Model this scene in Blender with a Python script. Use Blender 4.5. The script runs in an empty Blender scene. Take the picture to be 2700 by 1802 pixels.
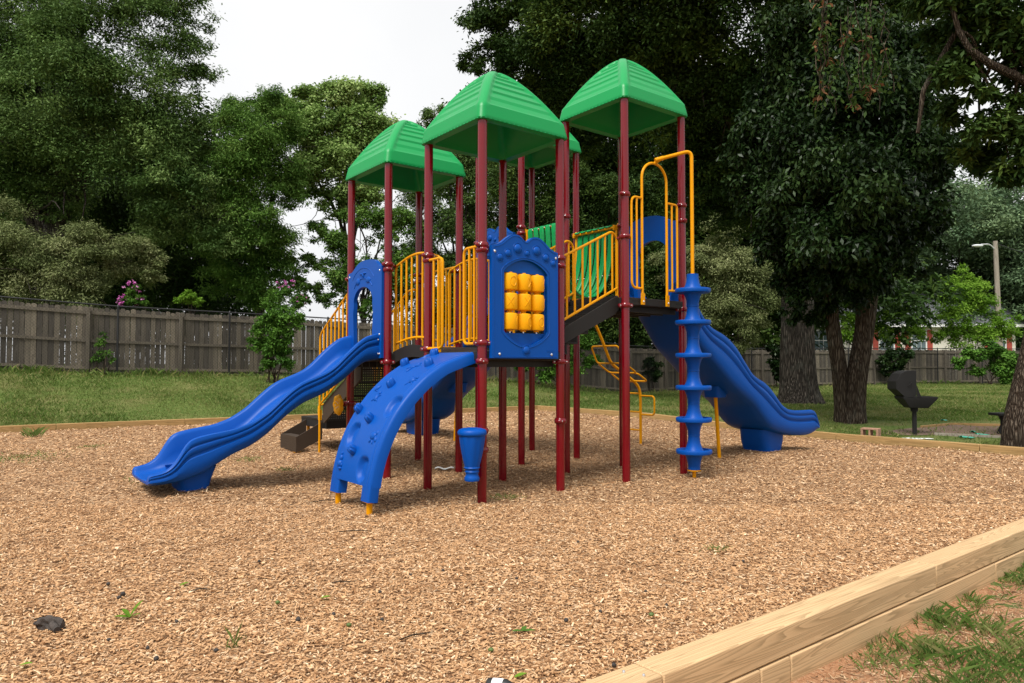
import bpy, bmesh, math, random
import numpy as np
from mathutils import Vector, Matrix
from mathutils.geometry import tessellate_polygon
random.seed(7); RNG = np.random.default_rng(11)
PI = math.pi
scn = bpy.context.scene
COL = scn.collection

# ---------------------------------------------------------------- helpers
def tag(o, label=None, cat=None, group=None, kind=None):
    if label: o['label'] = label
    if cat: o['category'] = cat
    if group: o['group'] = group
    if kind: o['kind'] = kind
    return o

def empty(name, loc, rz=0.0):
    o = bpy.data.objects.new(name, None); COL.objects.link(o)
    o.location = loc; o.rotation_euler = (0, 0, rz); o.empty_display_size = .2
    return o

def mesh_obj(name, v, f, mat, parent=None, smooth=35, bevel=0, segs=2):
    me = bpy.data.meshes.new(name)
    me.from_pydata([tuple(map(float, p)) for p in v], [], [tuple(map(int, q)) for q in f])
    me.validate(); me.update()
    if smooth:
        me.shade_smooth()
        me.set_sharp_from_angle(angle=math.radians(smooth))
    me.materials.append(mat)
    o = bpy.data.objects.new(name, me); COL.objects.link(o)
    if parent: o.parent = parent
    if bevel:
        m = o.modifiers.new('Bevel', 'BEVEL'); m.width = bevel; m.segments = segs
        m.limit_method = 'ANGLE'; m.angle_limit = math.radians(38); m.harden_normals = False
    return o

def quad_obj(name, V, nv, mat, parent=None, attr=None, smooth=False):
    """fast builder: V (N*nv,3) vertices, every nv of them one face"""
    V = np.asarray(V, dtype=np.float32).reshape(-1, 3); n = len(V)//nv
    me = bpy.data.meshes.new(name)
    me.vertices.add(len(V)); me.vertices.foreach_set('co', V.ravel())
    me.loops.add(n*nv); me.loops.foreach_set('vertex_index', np.arange(n*nv, dtype=np.int32))
    me.polygons.add(n); me.polygons.foreach_set('loop_start', np.arange(0, n*nv, nv, dtype=np.int32))
    me.update(calc_edges=True)
    if attr is not None:
        a = me.attributes.new('tint', 'FLOAT', 'POINT')
        a.data.foreach_set('value', np.repeat(np.asarray(attr, dtype=np.float32), nv))
    me.materials.append(mat)
    o = bpy.data.objects.new(name, me); COL.objects.link(o)
    if parent: o.parent = parent
    return o

class MB:
    def __init__(s): s.v = []; s.f = []; s.mi = []; s.cur = 0
    def add(s, v, f):
        k = len(s.v); s.v += [tuple(p) for p in v]; s.f += [tuple(i+k for i in q) for q in f]; s.mi += [s.cur]*len(f); return s
    def box(s, x0, x1, y0, y1, z0, z1):
        return s.add([(x0,y0,z0),(x1,y0,z0),(x1,y1,z0),(x0,y1,z0),(x0,y0,z1),(x1,y0,z1),(x1,y1,z1),(x0,y1,z1)],
                     [(0,3,2,1),(4,5,6,7),(0,1,5,4),(1,2,6,5),(2,3,7,6),(3,0,4,7)])
    def tube(s, pts, r, n=10, closed=False, caps=True):
        P = [Vector(p) for p in pts]
        if not hasattr(r, '__len__'): r = [r]*len(P)
        N = len(P); v = []; f = []; up = None
        for i, p in enumerate(P):
            if closed: t = P[(i+1) % N]-P[i-1]
            else: t = P[min(i+1, N-1)]-P[max(i-1, 0)]
            t = t.normalized() if t.length > 1e-9 else Vector((0,0,1))
            if up is None:
                up = Vector((0,0,1)) if abs(t.z) < .9 else Vector((1,0,0))
            x = up-t*up.dot(t)
            if x.length < 1e-6: x = t.orthogonal()
            x.normalize(); y = t.cross(x); up = x
            for k in range(n):
                a = 2*PI*k/n; v.append(p+(x*math.cos(a)+y*math.sin(a))*r[i])
        for i in range(N if closed else N-1):
            j = (i+1) % N
            for k in range(n):
                l = (k+1) % n; f.append((i*n+k, i*n+l, j*n+l, j*n+k))
        if caps and not closed:
            f.append(tuple(range(n-1, -1, -1))); f.append(tuple((N-1)*n+k for k in range(n)))
        return s.add(v, f)
    def lathe(s, prof, o=(0,0,0), n=24, axis=(0,0,1)):
        ax = Vector(axis).normalized(); x = ax.orthogonal().normalized(); y = ax.cross(x); o = Vector(o)
        v = []; f = []; m = len(prof)
        for r, z in prof:
            for k in range(n):
                a = 2*PI*k/n; v.append(o+ax*z+(x*math.cos(a)+y*math.sin(a))*r)
        for i in range(m-1):
            for k in range(n):
                l = (k+1) % n; f.append((i*n+k, i*n+l, (i+1)*n+l, (i+1)*n+k))
        if prof[0][0] > 1e-4: f.append(tuple(range(n-1, -1, -1)))
        if prof[-1][0] > 1e-4: f.append(tuple((m-1)*n+k for k in range(n)))
        return s.add(v, f)
    def plate(s, outline, mp, d0, d1, holes=()):
        """flat plate: 2-D outline (and holes) mapped by mp(u,w,d), from depth d0 to d1"""
        loops = [list(outline)]+[list(h) for h in holes]
        flat = [p for l in loops for p in l]; n = len(flat)
        tris = tessellate_polygon([[Vector((p[0], p[1], 0)) for p in l] for l in loops])
        v = [mp(u, w, d0) for u, w in flat]+[mp(u, w, d1) for u, w in flat]
        f = [tuple(t) for t in tris]+[tuple(n+i for i in reversed(t)) for t in tris]
        k = 0
        for l in loops:
            m = len(l)
            for i in range(m):
                a, b = k+i, k+(i+1) % m; f.append((a, b, n+b, n+a))
            k += m
        return s.add(v, f)
    def grid(s, fn, nu, nv, closed_u=False):
        v = [fn(i/(nu if closed_u else nu-1), j/(nv-1)) for j in range(nv) for i in range(nu)]; f = []
        for j in range(nv-1):
            for i in range(nu if closed_u else nu-1):
                k = (i+1) % nu; f.append((j*nu+i, j*nu+k, (j+1)*nu+k, (j+1)*nu+i))
        return s.add(v, f)
    def ball(s, c, r, nu=14, nv=8):
        r = r if hasattr(r, '__len__') else (r, r, r)
        return s.grid(lambda u, w: (c[0]+r[0]*math.cos(2*PI*u)*math.sin(PI*w), c[1]+r[1]*math.sin(2*PI*u)*math.sin(PI*w), c[2]-r[2]*math.cos(PI*w)), nu, nv, True)
    def build(s, name, mat, parent=None, smooth=35, bevel=0, segs=2, recalc=True):
        o = mesh_obj(name, s.v, s.f, mat, parent, smooth, bevel, segs)
        if any(s.mi):
            o.data.materials.append(M['bolt']); o.data.polygons.foreach_set('material_index', s.mi)
        if recalc:
            bm = bmesh.new(); bm.from_mesh(o.data); bmesh.ops.remove_doubles(bm, verts=bm.verts, dist=1e-5)
            bmesh.ops.recalc_face_normals(bm, faces=bm.faces); bm.to_mesh(o.data); bm.free()
            if smooth:
                o.data.shade_smooth(); o.data.set_sharp_from_angle(angle=math.radians(smooth))
        return o

def fillet(pts, r, n=5):
    P = [Vector(p) for p in pts]; out = [P[0]]
    for i in range(1, len(P)-1):
        a, b, c = P[i-1], P[i], P[i+1]
        d1 = (a-b); d2 = (c-b); k = min(r, d1.length*.49, d2.length*.49)
        p = b+d1.normalized()*k; q = b+d2.normalized()*k
        for j in range(n+1):
            t = j/n; out.append(p*(1-t)**2+b*2*t*(1-t)+q*t*t)
    out.append(P[-1]); return out

def smooth_fn(tab, k=.06):
    x = np.array([p[0] for p in tab]); y = np.array([p[1] for p in tab])
    if x[0] > x[-1]: x, y = x[::-1], y[::-1]
    def fn(t):
        s = 0; w = 0
        for d, g in ((-2,.06),(-1,.24),(0,.4),(1,.24),(2,.06)):
            s += g*np.interp(t+d*k*.5, x, y); w += g
        return float(s/w)
    return fn

def dup(o, parent=None):
    c = o.copy(); COL.objects.link(c); c.parent = parent
    for ch in list(o.children): dup(ch, c)
    return c

# ---------------------------------------------------------------- materials
class NT:
    def __init__(s, name):
        s.m = bpy.data.materials.new(name); s.m.use_nodes = True; s.t = s.m.node_tree; s.t.nodes.clear()
        s.out = s.n('ShaderNodeOutputMaterial')
    def n(s, typ, ins=None, **kw):
        x = s.t.nodes.new(typ)
        for k, v in kw.items(): setattr(x, k, v)
        for k, v in (ins or {}).items():
            if isinstance(v, bpy.types.NodeSocket): s.t.links.new(v, x.inputs[k])
            else: x.inputs[k].default_value = v
        return x
    def ramp(s, fac, stops, interp='LINEAR'):
        r = s.n('ShaderNodeValToRGB', {'Fac': fac}); r.color_ramp.interpolation = interp
        e = r.color_ramp.elements
        while len(e) < len(stops): e.new(.5)
        for k, (p, c) in enumerate(stops):
            e[k].position = p; e[k].color = (*c, 1) if len(c) == 3 else c
        return r.outputs['Color']
    def coord(s, scale=(1,1,1), kind='Object'):
        t = s.n('ShaderNodeTexCoord')
        return s.n('ShaderNodeMapping', {'Vector': t.outputs[kind], 'Scale': scale}).outputs['Vector']
    def noise(s, vec, scale, detail=4, rough=.55, dist=0):
        return s.n('ShaderNodeTexNoise', {'Vector': vec, 'Scale': scale, 'Detail': detail, 'Roughness': rough, 'Distortion': dist}).outputs['Fac']
    def mix(s, fac, a, b, blend='MIX'):
        x = s.n('ShaderNodeMix', data_type='RGBA', blend_type=blend)
        for i, v in ((0, fac), (6, a), (7, b)):
            if isinstance(v, bpy.types.NodeSocket): s.t.links.new(v, x.inputs[i])
            else: x.inputs[i].default_value = v if i == 0 else ((*v, 1) if len(v) == 3 else v)
        return x.outputs[2]
    def math(s, op, a, b=0.0, c=0.0):
        x = s.n('ShaderNodeMath', operation=op)
        for i, v in enumerate((a, b, c)):
            if isinstance(v, bpy.types.NodeSocket): s.t.links.new(v, x.inputs[i])
            else: x.inputs[i].default_value = v
        return x.outputs[0]
    def bump(s, h, strength, dist):
        return s.n('ShaderNodeBump', {'Height': h, 'Strength': strength, 'Distance': dist}).outputs['Normal']
    def bsdf(s, col, rough=.5, normal=None, spec=.5, coat=0, metal=0):
        b = s.n('ShaderNodeBsdfPrincipled'); b.inputs['Coat Roughness'].default_value = .09
        for k, v in (('Base Color', col), ('Roughness', rough), ('Normal', normal), ('Specular IOR Level', spec), ('Coat Weight', coat), ('Metallic', metal)):
            if v is None: continue
            if isinstance(v, bpy.types.NodeSocket): s.t.links.new(v, b.inputs[k])
            else: b.inputs[k].default_value = (*v, 1) if hasattr(v, '__len__') and len(v) == 3 else v
        return b
    def done(s, sh):
        s.t.links.new(sh if isinstance(sh, bpy.types.NodeSocket) else sh.outputs[0], s.out.inputs['Surface']); return s.m

def plastic(name, c, rough=.38, grain=.15, dirt=.12, coat=0.0, bump=.0015, spec=.16):
    t = NT(name); v = t.coord()
    n1 = t.noise(v, 3.0, 5); n2 = t.noise(v, 260, 2)
    dk = tuple(x*.78 for x in c); lt = tuple(min(1, x*1.12+.003) for x in c)
    col = t.ramp(n1, [(.3, dk), (.52, c), (.8, lt)])
    col = t.mix(dirt, c, col)
    sc = t.noise(t.coord((2, 2, 14)), 9, 6, .7)
    dust = t.ramp(sc, [(.62, (0,0,0)), (.8, (1,1,1))])
    col = t.mix(t.math('MULTIPLY', dust, .05), col, (.4, .34, .27))
    rg = t.math('MULTIPLY_ADD', n1, .25, rough-.12)
    return t.done(t.bsdf(col, rg, t.bump(n2, grain, bump), spec, coat))

M = {}
M['blue'] = plastic('blue_plastic', (.0005, .064, .33), .40)
M['green'] = plastic('green_plastic', (.001, .255, .062), .36, spec=.26)
M['yellow_plastic'] = plastic('yellow_plastic', (.80, .36, .002), .42)
M['yellow'] = plastic('yellow_powder_coat', (.68, .285, .001), .34, .08)
M['red'] = plastic('red_powder_coat', (.15, .001, .006), .2, .02, .15, .7, .0003)
M['black'] = plastic('black_coating', (.022, .02, .019), .5, .4)
M['brown'] = plastic('brown_coating', (.05, .036, .026), .55, .4)
M['bolt'] = NT('zinc'); M['bolt'] = M['bolt'].done(M['bolt'].bsdf((.7, .7, .7), .3, metal=.9))
M['iron'] = plastic('black_iron', (.018, .017, .017), .6, .5, .5)

def perforated():
    t = NT('perforated_deck'); v = t.coord((1, 1, 1))
    s = t.n('ShaderNodeSeparateXYZ', {'Vector': v})
    def cell(x): return t.math('ABSOLUTE', t.math('SUBTRACT', t.math('FRACT', t.math('MULTIPLY', x, 28)), .5))
    # holes on the riser plane: across (x) and up (z)
    d = t.math('SQRT', t.math('ADD', t.math('POWER', cell(s.outputs[0]), 2), t.math('POWER', cell(s.outputs[2]), 2)))
    hole = t.math('LESS_THAN', d, .2)
    b = t.bsdf((.02, .018, .017), .55)
    tr = t.n('ShaderNodeBsdfTransparent')
    mx = t.n('ShaderNodeMixShader', {0: hole, 1: b.outputs[0], 2: tr.outputs[0]})
    return t.done(mx)
M['perf'] = perforated()

def leaf_mat(name, dark, mid, light, spec=.08, rough=.55, transl=.2):
    t = NT(name)
    a = t.n('ShaderNodeAttribute', attribute_name='tint').outputs['Fac']
    col = t.ramp(a, [(0, dark), (.5, mid), (1, light)])
    n = t.noise(t.coord((1, 1, 1)), .35, 3)
    col = t.mix(t.math('MULTIPLY', t.math('SUBTRACT', n, .35), .5), col, tuple(x*1.5 for x in light))
    b = t.bsdf(col, rough, None, spec)
    tr = t.n('ShaderNodeBsdfTranslucent', {'Color': col})
    return t.done(t.n('ShaderNodeMixShader', {0: transl, 1: b.outputs[0], 2: tr.outputs[0]}))
M['oak'] = leaf_mat('oak_leaves', (.028, .062, .014), (.078, .145, .034), (.20, .29, .09))
M['maple'] = leaf_mat('maple_leaves', (.075, .15, .03), (.19, .31, .075), (.36, .46, .17), transl=.3)
M['locust'] = leaf_mat('green_leaves', (.03, .08, .012), (.078, .17, .026), (.19, .30, .07), transl=.26)
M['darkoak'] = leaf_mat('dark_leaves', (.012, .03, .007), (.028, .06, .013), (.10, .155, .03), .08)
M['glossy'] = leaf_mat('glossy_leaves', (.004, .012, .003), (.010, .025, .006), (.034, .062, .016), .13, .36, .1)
M['olive'] = leaf_mat('olive_leaves', (.075, .105, .032), (.17, .205, .075), (.33, .35, .17))
M['bright'] = leaf_mat('bright_leaves', (.07, .16, .012), (.14, .28, .026), (.26, .42, .06), transl=.4)
M['far'] = leaf_mat('hazed_leaves', (.06, .11, .055), (.105, .17, .085), (.18, .25, .12))  # distance haze is painted into these paler leaf colours
M['vine'] = leaf_mat('vine_leaves', (.03, .085, .012), (.065, .15, .02), (.13, .26, .04))
M['brownleaf'] = leaf_mat('withered_leaves', (.06, .03, .014), (.13, .06, .025), (.22, .1, .045))
M['hang'] = leaf_mat('hanging_leaves', (.02, .045, .01), (.04, .08, .016), (.08, .13, .03))
M['pink'] = leaf_mat('pink_petals', (.4, .05, .3), (.6, .12, .45), (.75, .35, .62))
M['dirtgrass'] = leaf_mat('lawn_blades', (.055, .11, .016), (.115, .185, .034), (.30, .265, .11), .12, .5, .32)
M['cornergrass'] = leaf_mat('grass_blades', (.045, .10, .018), (.11, .185, .036), (.32, .28, .12), .15, .5, .3)
M['straw'] = leaf_mat('dry_litter', (.16, .09, .05), (.33, .2, .11), (.52, .37, .22), .2, .7, .1)

def bark_mat(name, dark, mid, light, sc=1.0):
    t = NT(name); v = t.coord((9*sc, 9*sc, .95*sc))
    w = t.n('ShaderNodeTexVoronoi', {'Vector': t.mix(.2, v, t.n('ShaderNodeTexNoise', {'Vector': v, 'Scale': 1.5}).outputs['Color'], 'ADD'), 'Scale': 2.2}, feature='DISTANCE_TO_EDGE').outputs['Distance']
    n = t.noise(v, 3.5, 8, .65)
    h = t.math('ADD', t.math('MULTIPLY', t.math('MINIMUM', w, .35), 2.2), t.math('MULTIPLY', n, .9))
    col = t.ramp(h, [(.25, dark), (.75, mid), (1.25 if False else 1.0, light)])
    lich = t.ramp(t.noise(t.coord((1, 1, .6)), 2.6, 7, .7), [(.54, (0,0,0)), (.68, (1,1,1))])
    col = t.mix(t.math('MULTIPLY', lich, .35), col, (.17, .18, .15))
    return t.done(t.bsdf(col, .9, t.bump(h, 1.0, .08), .12))
M['bark'] = bark_mat('grey_bark', (.012, .010, .008), (.05, .042, .034), (.13, .11, .09))
M['barkred'] = bark_mat('brown_bark', (.018, .012, .008), (.068, .048, .033), (.16, .125, .092), 1.5)

def wood_mat(name, dark, mid, light, ring=13, along=(.5, 6, 6), rough=.65, greyspots=.0, island=False):
    t = NT(name); oi = t.n('ShaderNodeObjectInfo').outputs['Random']
    tc = t.n('ShaderNodeTexCoord').outputs['Object']
    off = t.n('ShaderNodeCombineXYZ', {0: t.math('MULTIPLY', oi, 37.0), 1: t.math('MULTIPLY', oi, 91.0), 2: oi})
    v = t.n('ShaderNodeVectorMath', {0: tc, 1: off.outputs[0]}, operation='ADD').outputs[0]
    v1 = t.n('ShaderNodeMapping', {'Vector': v, 'Scale': along}).outputs[0]
    big = t.noise(v1, .9, 2, .45, .35)
    g = t.math('FRACT', t.math('MULTIPLY', big, ring))
    g2 = t.ramp(g, [(0, (1,1,1)), (.45, (.8,.8,.8)), (.8, (.16,.16,.16)), (.93, (0,0,0)), (1, (1,1,1))])
    fine = t.noise(t.n('ShaderNodeMapping', {'Vector': v, 'Scale': (3, 120, 120)}).outputs[0], 1.6, 3)
    col = t.mix(g2, dark, mid)
    col = t.mix(t.math('MULTIPLY', fine, .5), col, light)
    blot = t.noise(v, 2.3, 5, .6)
    col = t.mix(t.math('MULTIPLY', t.math('SUBTRACT', blot, .35), .7), col, tuple(x*.62 for x in mid))
    if greyspots:
        sp = t.ramp(t.noise(v1, 2.2, 6, .7), [(.6, (0,0,0)), (.74, (1,1,1))])
        col = t.mix(t.math('MULTIPLY', sp, greyspots), col, (.2, .18, .15))
    if island:
        ri = t.n('ShaderNodeNewGeometry').outputs['Random Per Island']
        col = t.mix(1, col, t.ramp(ri, [(0, (.55, .55, .57)), (.5, (.95, .93, .9)), (1, (1.5, 1.45, 1.35))]), 'MULTIPLY')
    return t.done(t.bsdf(col, rough, t.bump(t.math('ADD', g, fine), .22, .003), .2))
M['timber'] = wood_mat('yellow_pine', (.27, .17, .075), (.57, .37, .19), (.68, .49, .29), 34, (.30, 8, 8), greyspots=.2)
M['timber_old'] = wood_mat('weathered_pine', (.2, .12, .04), (.38, .23, .09), (.46, .31, .14), 18, greyspots=.4)
M['picket'] = wood_mat('grey_cedar', (.07, .058, .046), (.145, .127, .102), (.22, .2, .165), 12, (9, 9, .5), .9, .3, True)
M['pole'] = wood_mat('pole_wood', (.16, .13, .1), (.3, .26, .21), (.4, .36, .3), 8, (8, 8, .4), .8)

def simple(name, c, rough=.6, nscale=6, var=.25, bump=.2, bd=.004):
    t = NT(name); n = t.noise(t.coord(), nscale, 6, .6)
    col = t.ramp(n, [(.25, tuple(x*(1-var) for x in c)), (.75, tuple(min(1, x*(1+var)) for x in c))])
    return t.done(t.bsdf(col, rough, t.bump(n, bump, bd)))
M['roofing'] = simple('grey_shingles', (.13, .135, .15), .8, 9, .3, .5, .02)
M['siding'] = simple('cream_siding', (.72, .68, .58), .6, 2, .08)
M['trim'] = simple('white_trim', (.8, .8, .78), .5, 3, .05)
M['shutter'] = simple('red_shutter', (.42, .07, .045), .6, 5, .15)
M['glass'] = simple('window_glass', (.10, .14, .15), .1, 1, .3, 0)
M['block'] = simple('stained_concrete', (.36, .2, .13), .9, 14, .4, .6, .01)
M['lampmetal'] = simple('lamp_metal', (.55, .57, .58), .35, 4, .1)
M['concrete'] = simple('pale_concrete', (.46, .43, .38), .9, 10, .25, .5, .008)
M['patchdirt'] = simple('dark_soil', (.17, .11, .075), .95, 30, .5, 1, .03)
M['nut'] = simple('dark_husk', (.035, .028, .024), .8, 40, .5, .6, .004)
M['greenhusk'] = simple('green_husk', (.07, .11, .02), .6, 30, .3, .4, .003)
M['char'] = simple('charred_wood', (.05, .04, .034), .9, 30, .6, 1, .01)
M['cutwood'] = simple('broken_wood', (.24, .17, .12), .9, 40, .5, .6, .005)
M['bottlegreen'] = simple('green_glass', (.03, .3, .2), .2, 20, .3)
M['paper'] = simple('white_litter', (.75, .74, .72), .7, 30, .1)
M['vinyl'] = simple('black_vinyl', (.012, .012, .013), .5, 10, .2)

def ground_mat():
    t = NT('lawn_ground'); tc = t.n('ShaderNodeTexCoord').outputs['Object']
    a = t.noise(tc, .55, 6, .65); b = t.noise(tc, 9, 6, .7); c = t.noise(tc, 55, 3, .7)
    col = t.ramp(b, [(.3, (.05, .085, .016)), (.52, (.095, .14, .03)), (.75, (.18, .18, .06))])
    dry = t.ramp(a, [(.46, (0,0,0)), (.62, (1,1,1))])
    col = t.mix(t.math('MULTIPLY', dry, .5), col, t.ramp(c, [(.3, (.14, .12, .045)), (.7, (.27, .215, .1))]))
    at = t.n('ShaderNodeAttribute', attribute_name='soil').outputs['Fac']
    soil = t.ramp(c, [(.25, (.21, .095, .045)), (.5, (.36, .18, .09)), (.78, (.5, .32, .19))])
    m = t.math('GREATER_THAN', t.math('ADD', at, t.math('MULTIPLY', t.math('SUBTRACT', b, .5), .9)), .5)
    col = t.mix(m, col, soil)
    return t.done(t.bsdf(col, .95, t.bump(t.math('ADD', b, c), .8, .03), .15))
M['ground'] = ground_mat()

def mulch_mat():
    t = NT('wood_mulch'); tc = t.n('ShaderNodeTexCoord').outputs['Object']
    w = t.n('ShaderNodeTexNoise', {'Vector': tc, 'Scale': 14.0, 'Detail': 3}).outputs['Color']
    rot = t.n('ShaderNodeVectorMath', {0: tc, 1: t.n('ShaderNodeVectorMath', {0: w, 1: (.09, .09, 0)}, operation='MULTIPLY').outputs[0]}, operation='ADD').outputs[0]
    hs = []; cs = []
    for sc in ((20, 58, 1), (60, 22, 1), (36, 40, 1)):
        vo = t.n('ShaderNodeTexVoronoi', {'Vector': t.n('ShaderNodeMapping', {'Vector': rot, 'Scale': sc}).outputs[0], 'Scale': 1.0})
        hs.append(vo.outputs['Distance']); cs.append(t.n('ShaderNodeSeparateColor', {0: vo.outputs['Color']}).outputs[0])
    sel = t.noise(tc, 24, 2)
    k = t.mix(t.math('GREATER_THAN', sel, .5), cs[0], cs[1]); k = t.mix(.35, k, cs[2])
    h = t.mix(t.math('GREATER_THAN', sel, .5), hs[0], hs[1])
    col = t.ramp(k, [(.1, (.17, .085, .038)), (.35, (.38, .21, .10)), (.6, (.52, .315, .165)), (.9, (.66, .47, .29))])
    gap = t.ramp(h, [(.42, (1,1,1)), (.75, (.22,.16,.12))])
    col = t.mix(1, col, gap, 'MULTIPLY')
    big = t.noise(tc, 1.1, 6, .6)
    col = t.mix(t.math('MULTIPLY', t.ramp(big, [(.48, (0,0,0)), (.72, (1,1,1))]), .35), col, (.24, .125, .06))
    return t.done(t.bsdf(col, .85, t.bump(t.math('MULTIPLY', h, -1), .9, .02), .2))
M['mulch'] = mulch_mat()

def chip_mat():
    t = NT('wood_chip'); a = t.n('ShaderNodeAttribute', attribute_name='tint').outputs['Fac']
    col = t.ramp(a, [(0, (.10, .05, .022)), (.12, (.25, .12, .048)), (.4, (.47, .265, .125)), (.72, (.62, .385, .20)), (1, (.80, .60, .39))])
    tc = t.n('ShaderNodeTexCoord').outputs['Object']
    big = t.noise(tc, 1.1, 6, .6)
    col = t.mix(t.math('MULTIPLY', t.ramp(big, [(.48, (0,0,0)), (.72, (1,1,1))]), .3), col, (.27, .145, .075))
    f = t.noise(tc, 160, 3)
    col = t.mix(t.math('MULTIPLY', f, .22), col, (.34, .19, .1))
    return t.done(t.bsdf(col, .75, t.bump(f, .3, .002), .25))
M['chip'] = chip_mat()

# ---------------------------------------------------------------- places
TH = .6588
RV = np.array([math.cos(TH), math.sin(TH)]); LV = np.array([-math.sin(TH), math.cos(TH)]); O2 = np.array([-.3155, 7.612])
def to_ab(x, y):
    dx = x-O2[0]; dy = y-O2[1]
    return dx*RV[0]+dy*RV[1], dx*LV[0]+dy*LV[1]
def to_xy(a, b): return O2[0]+a*RV[0]+b*LV[0], O2[1]+a*RV[1]+b*LV[1]
EYE = 1.442; FD = 1652.2; HY = 840.0
def at(px, py, Y):                       # a point of the photo's layout grid, as a place in the world at distance Y
    return ((px-1174.5)/FD*Y, Y, EYE+(HY-py)/FD*Y)

FN = np.array([[-60, -8, 1.7], [-26, 13.2, 1.6], [-14.65, 20.6, 1.34], [-12, 22.2, 1.17], [-8.67, 24.6, 1.12], [-.75, 28.5, .85], [5.55, 32, .2], [12.35, 38, .27], [23.2, 42, .37], [38, 46, .4], [90, 60, .5]])
BK = lambda a: 11.0-(a+3.7)*.0618         # back edge of the mulch, as b(a)
A_R, B_F, A_L = 9.25, -4.0, -9.0
def mulch_z(a, b):
    heap = lambda ca, cb, r, h: h*np.exp(-((a-ca)**2+(b-cb)**2)/(r*r))
    return np.clip(.045*(b-2.5), 0, .15)+heap(6.0, .5, 1.3, .10)+heap(-2.25, 2.6, .7, .06)+heap(1.12, -.1, .28, .03)+heap(2.2, -.05, .28, .02)+heap(3.08, -.4, .4, .02)
def hash_bumps(x, y):
    return .5*np.sin(x*1.7+np.sin(y*1.3)*1.4)+.5*np.sin(y*2.1+x*.6)+.3*np.sin(x*4.1-y*3.3)
def ground_z(x, y):
    a, b = to_ab(x, y)
    yf = np.interp(x, FN[:, 0], FN[:, 1]); zf = np.interp(x, FN[:, 0], FN[:, 2])
    dR = np.maximum(a-A_R-.1, 0); dB = np.maximum(b-BK(a)-.1, 0); d1 = np.hypot(dR, dB)
    d2 = np.maximum(yf-y, 0)*.83
    z0 = np.where(dB > 0, .13, np.interp(b, [-4, 3, 6], [-.1, -.03, .1]))
    z = z0+(zf-z0)*(d1/(d1+d2+1e-6))
    z = z+.02*hash_bumps(x*1.3, y*1.3)*np.clip(d1, 0, 1)
    z = np.where(y > yf, zf, z)
    fr = np.clip((B_F-.1-b)/.1, 0, 1)*(a < A_R+2)
    z = z*(1-fr)+fr*(-.145+.012*hash_bumps(x*3, y*3))
    ins = (a < A_R+.05) & (b < BK(a)+.05) & (b > B_F-.05) & (a > A_L-.05)
    return np.where(ins, -.4, z)

def build_ground():
    def axis(lo, hi, step, far):
        core = np.arange(lo, hi+1e-6, step); k = [core[-1]]; s = step
        while k[-1] < far: s *= 1.35; k.append(k[-1]+s)
        m = [core[0]]; s = step
        while m[-1] > -far: s *= 1.35; m.append(m[-1]-s)
        return np.array(sorted(set(m[1:]+list(core)+k[1:])))
    A = axis(-11, 26, .3, 900); B = axis(-7, 40, .3, 900)
    A = np.unique(np.r_[A, A_R+.06, A_R+.02, A_L]); B = np.unique(np.r_[B, B_F-.06, B_F-.02])
    ga, gb = np.meshgrid(A, B); x, y = to_xy(ga, gb); z = ground_z(x, y)
    V = np.stack([x, y, z], -1).reshape(-1, 3); na, nb = len(A), len(B)
    i, j = np.meshgrid(np.arange(na-1), np.arange(nb-1)); k = (j*na+i).ravel()
    F = np.stack([k, k+1, k+na+1, k+na], -1)
    o = mesh_obj('lawn', V, F, M['ground'], None, 60); tag(o, kind='structure')
    s = np.zeros(len(V)); b = gb.ravel(); a = ga.ravel()
    s = np.where(b < -4.0, .62-.16*np.clip(a+0.2, 0, 6)*.35, 0)
    s = np.where((b > BK(a)) & (b < BK(a)+.3), .28, s)
    yf = np.interp(x.ravel(), FN[:, 0], FN[:, 1]); dd = yf-y.ravel()
    s = np.where((dd < .9) & (dd > -.3), .42, s)
    at_ = o.data.attributes.new('soil', 'FLOAT', 'POINT'); at_.data.foreach_set('value', s.astype(np.float32))
    # mulch bed
    A = np.arange(A_L, A_R+.01, .14); B = np.arange(0, 1.0001, 1/110)
    ga, gt = np.meshgrid(A, B); gb = B_F+(BK(ga)-B_F)*gt
    x, y = to_xy(ga, gb); z = mulch_z(ga, gb)+.011*hash_bumps(x*2.1, y*2.1)+.006*hash_bumps(x*7, y*7)
    V = np.stack([x, y, z], -1).reshape(-1, 3); na, nb = len(A), len(B)
    i, j = np.meshgrid(np.arange(na-1), np.arange(nb-1)); k = (j*na+i).ravel()
    tag(mesh_obj('mulch_ground', V, np.stack([k, k+1, k+na+1, k+na], -1), M['mulch'], None, 60), kind='structure')
build_ground()
def mz(x, y):
    a, b = to_ab(x, y); return mulch_z(a, b)+.011*hash_bumps(x*2.1, y*2.1)+.006*hash_bumps(x*7, y*7)

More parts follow.
